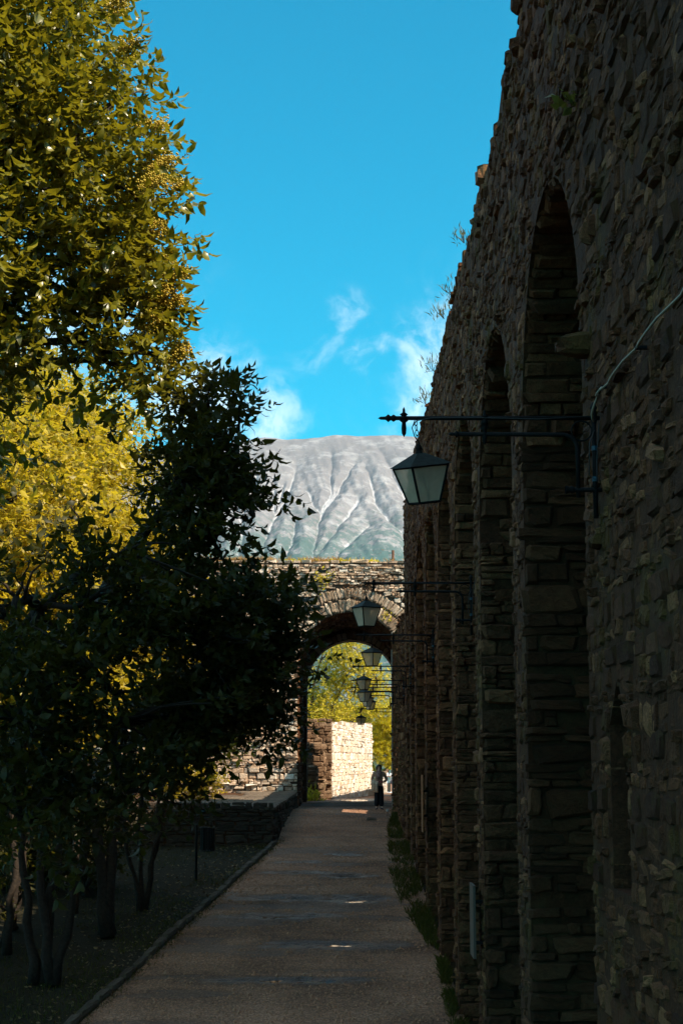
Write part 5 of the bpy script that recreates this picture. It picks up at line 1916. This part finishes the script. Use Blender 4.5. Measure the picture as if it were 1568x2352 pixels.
jk = thing('folded_jacket', "pale grey jacket draped over the standing woman's forearm", 'jacket', at_w(-.16, -.16, 1.05))
V, F = [], []
nu, nv = 10, 9
for a in range(nv):
    t = a / (nv - 1)
    for b_ in range(nu):
        u = b_ / (nu - 1)
        ph = math.pi * (t - .35) * 1.1
        x = -.13 + .24 * u + .012 * math.sin(9 * t + 5 * u)
        yv = -.045 * math.cos(ph) - .02 + .016 * math.sin(u * 14)
        z = .045 - (0 if abs(t - .35) < .1 else .0) - .62 * max(0, t - .35) - .35 * max(0, .35 - t) * 1.2 - .05 * u
        V.append((x, yv - .02, z))
for a in range(nv - 1):
    for b_ in range(nu - 1):
        F.append((a * nu + b_, a * nu + b_ + 1, (a + 1) * nu + b_ + 1, (a + 1) * nu + b_))
o = part('cloth', V, F, M['cloth_grey'], jk, True)
md = o.modifiers.new('thick', 'SOLIDIFY')
md.thickness = .03
bg_ = thing('handbag', "brown handbag hanging at the standing woman's side below the jacket", 'handbag', at_w(-.3, -.04, .5))
mb = MB().hull8([(-.13, -.06, 0), (.13, -.06, 0), (.13, .06, 0), (-.13, .06, 0), (-.09, -.03, .2), (.09, -.03, .2), (.09, .03, .2), (-.09, .03, .2)])
o = mb.build('pouch', M['leather'], bg_)
md = o.modifiers.new('bev', 'BEVEL')
md.width = .03
md.segments = 3
MB().tube([(-.07, 0, .19), (-.05, 0, .36), (.0, 0, .45), (.05, 0, .36), (.07, 0, .19)], .01, 6).build('strap', M['leather'], bg_, True)
bk = thing('red_booklet', "small dark red booklet held in the standing woman's hands", 'booklet', at_w(.04, -.24, 1.03))
MB().box((-.06, -.012, -.035), (.07, .012, .035)).build('cover', M['booklet_red'], bk)

pz = float(gz(114))
man = person('fair-haired man in a white shirt walking behind the standing woman', (2.05, 110, float(gz(110))), R(165), 1.75,
             [((-.28, .03, 1.12), (-.27, -.08, .9), (-.26, -.12, .84)), ((.28, .03, 1.12), (.25, -.08, .9), (.24, -.12, .84))], 'cloth_white', 'cloth_grey', 'hair_fair', False, 'skin_lit')
rk = thing('shoulder_bag', "dark strapped bag on the fair-haired man's back", 'bag', (2.05, 109.84, float(gz(110)) + 1.15))
o = MB().hull8([(-.13, -.1, -.15), (.13, -.1, -.15), (.14, 0, -.18), (-.14, 0, -.18), (-.09, -.07, .18), (.09, -.07, .18), (.1, 0, .2), (-.1, 0, .2)]).build('pouch', M['cloth_dark'], rk)
mb = MB()
for s in (-.1, .1):
    mb.tube([(s, 0, .18), (s * 1.2, .06, .3), (s * 1.2, .2, .28), (s, .3, .0)], .02, 5)
mb.build('strap', M['cloth_dark'], rk, True)
hand_up = [((-.2, -.05, 1.13), (-.07, -.2, 1.16), (-.03, -.23, 1.18)), ((.2, -.05, 1.13), (.07, -.2, 1.16), (.03, -.23, 1.18))]
person('brown-haired girl in white top and pale denim shorts seen through the gate', (3.22, 113.5, pz), R(70), 1.66, hand_up, 'cloth_white', 'cloth_denim', 'hair_brown', True, 'skin_lit', 'shorts', 'cloth_white', 'pair of girls beyond the gate')
person('blonde girl in white top and dark shorts looking down at a camera', (3.62, 113.3, pz), R(-10), 1.64, hand_up, 'cloth_white', 'cloth_dark', 'hair_fair', True, 'skin_lit', 'shorts', 'cloth_white', 'pair of girls beyond the gate')
ca = thing('hand_camera', 'small dark camera held by the blonde girl', 'camera', (3.62 - .04, 113.3 - .26, pz + 1.19))
MB().box((-.055, -.03, -.03), (.055, .02, .04)).build('camera_body', M['cloth_black'], ca)
MB().lathe([(0, -.07), (.028, -.07), (.028, -.03), (0, -.03)], (0, 0, 0), 10).build('lens', M['cloth_black'], ca)

# ------------------------------------------------------------------ haze in the valley air
hz = MB().box((-9600, -700, -140), (9600, 9600, 1500)).build('haze', None)
hm = bpy.data.materials.new('haze_air')
hm.use_nodes = True
t = hm.node_tree
t.nodes.clear()
ho = N(t, 'ShaderNodeOutputMaterial')
pv = N(t, 'ShaderNodeVolumePrincipled')
pv.inputs['Color'].default_value = (.38, .78, 1.0, 1)
pv.inputs['Density'].default_value = 2.6e-5
pv.inputs['Anisotropy'].default_value = .2
t.links.new(pv.outputs[0], ho.inputs['Volume'])
hz.data.materials.append(hm)
hz['kind'] = 'stuff'
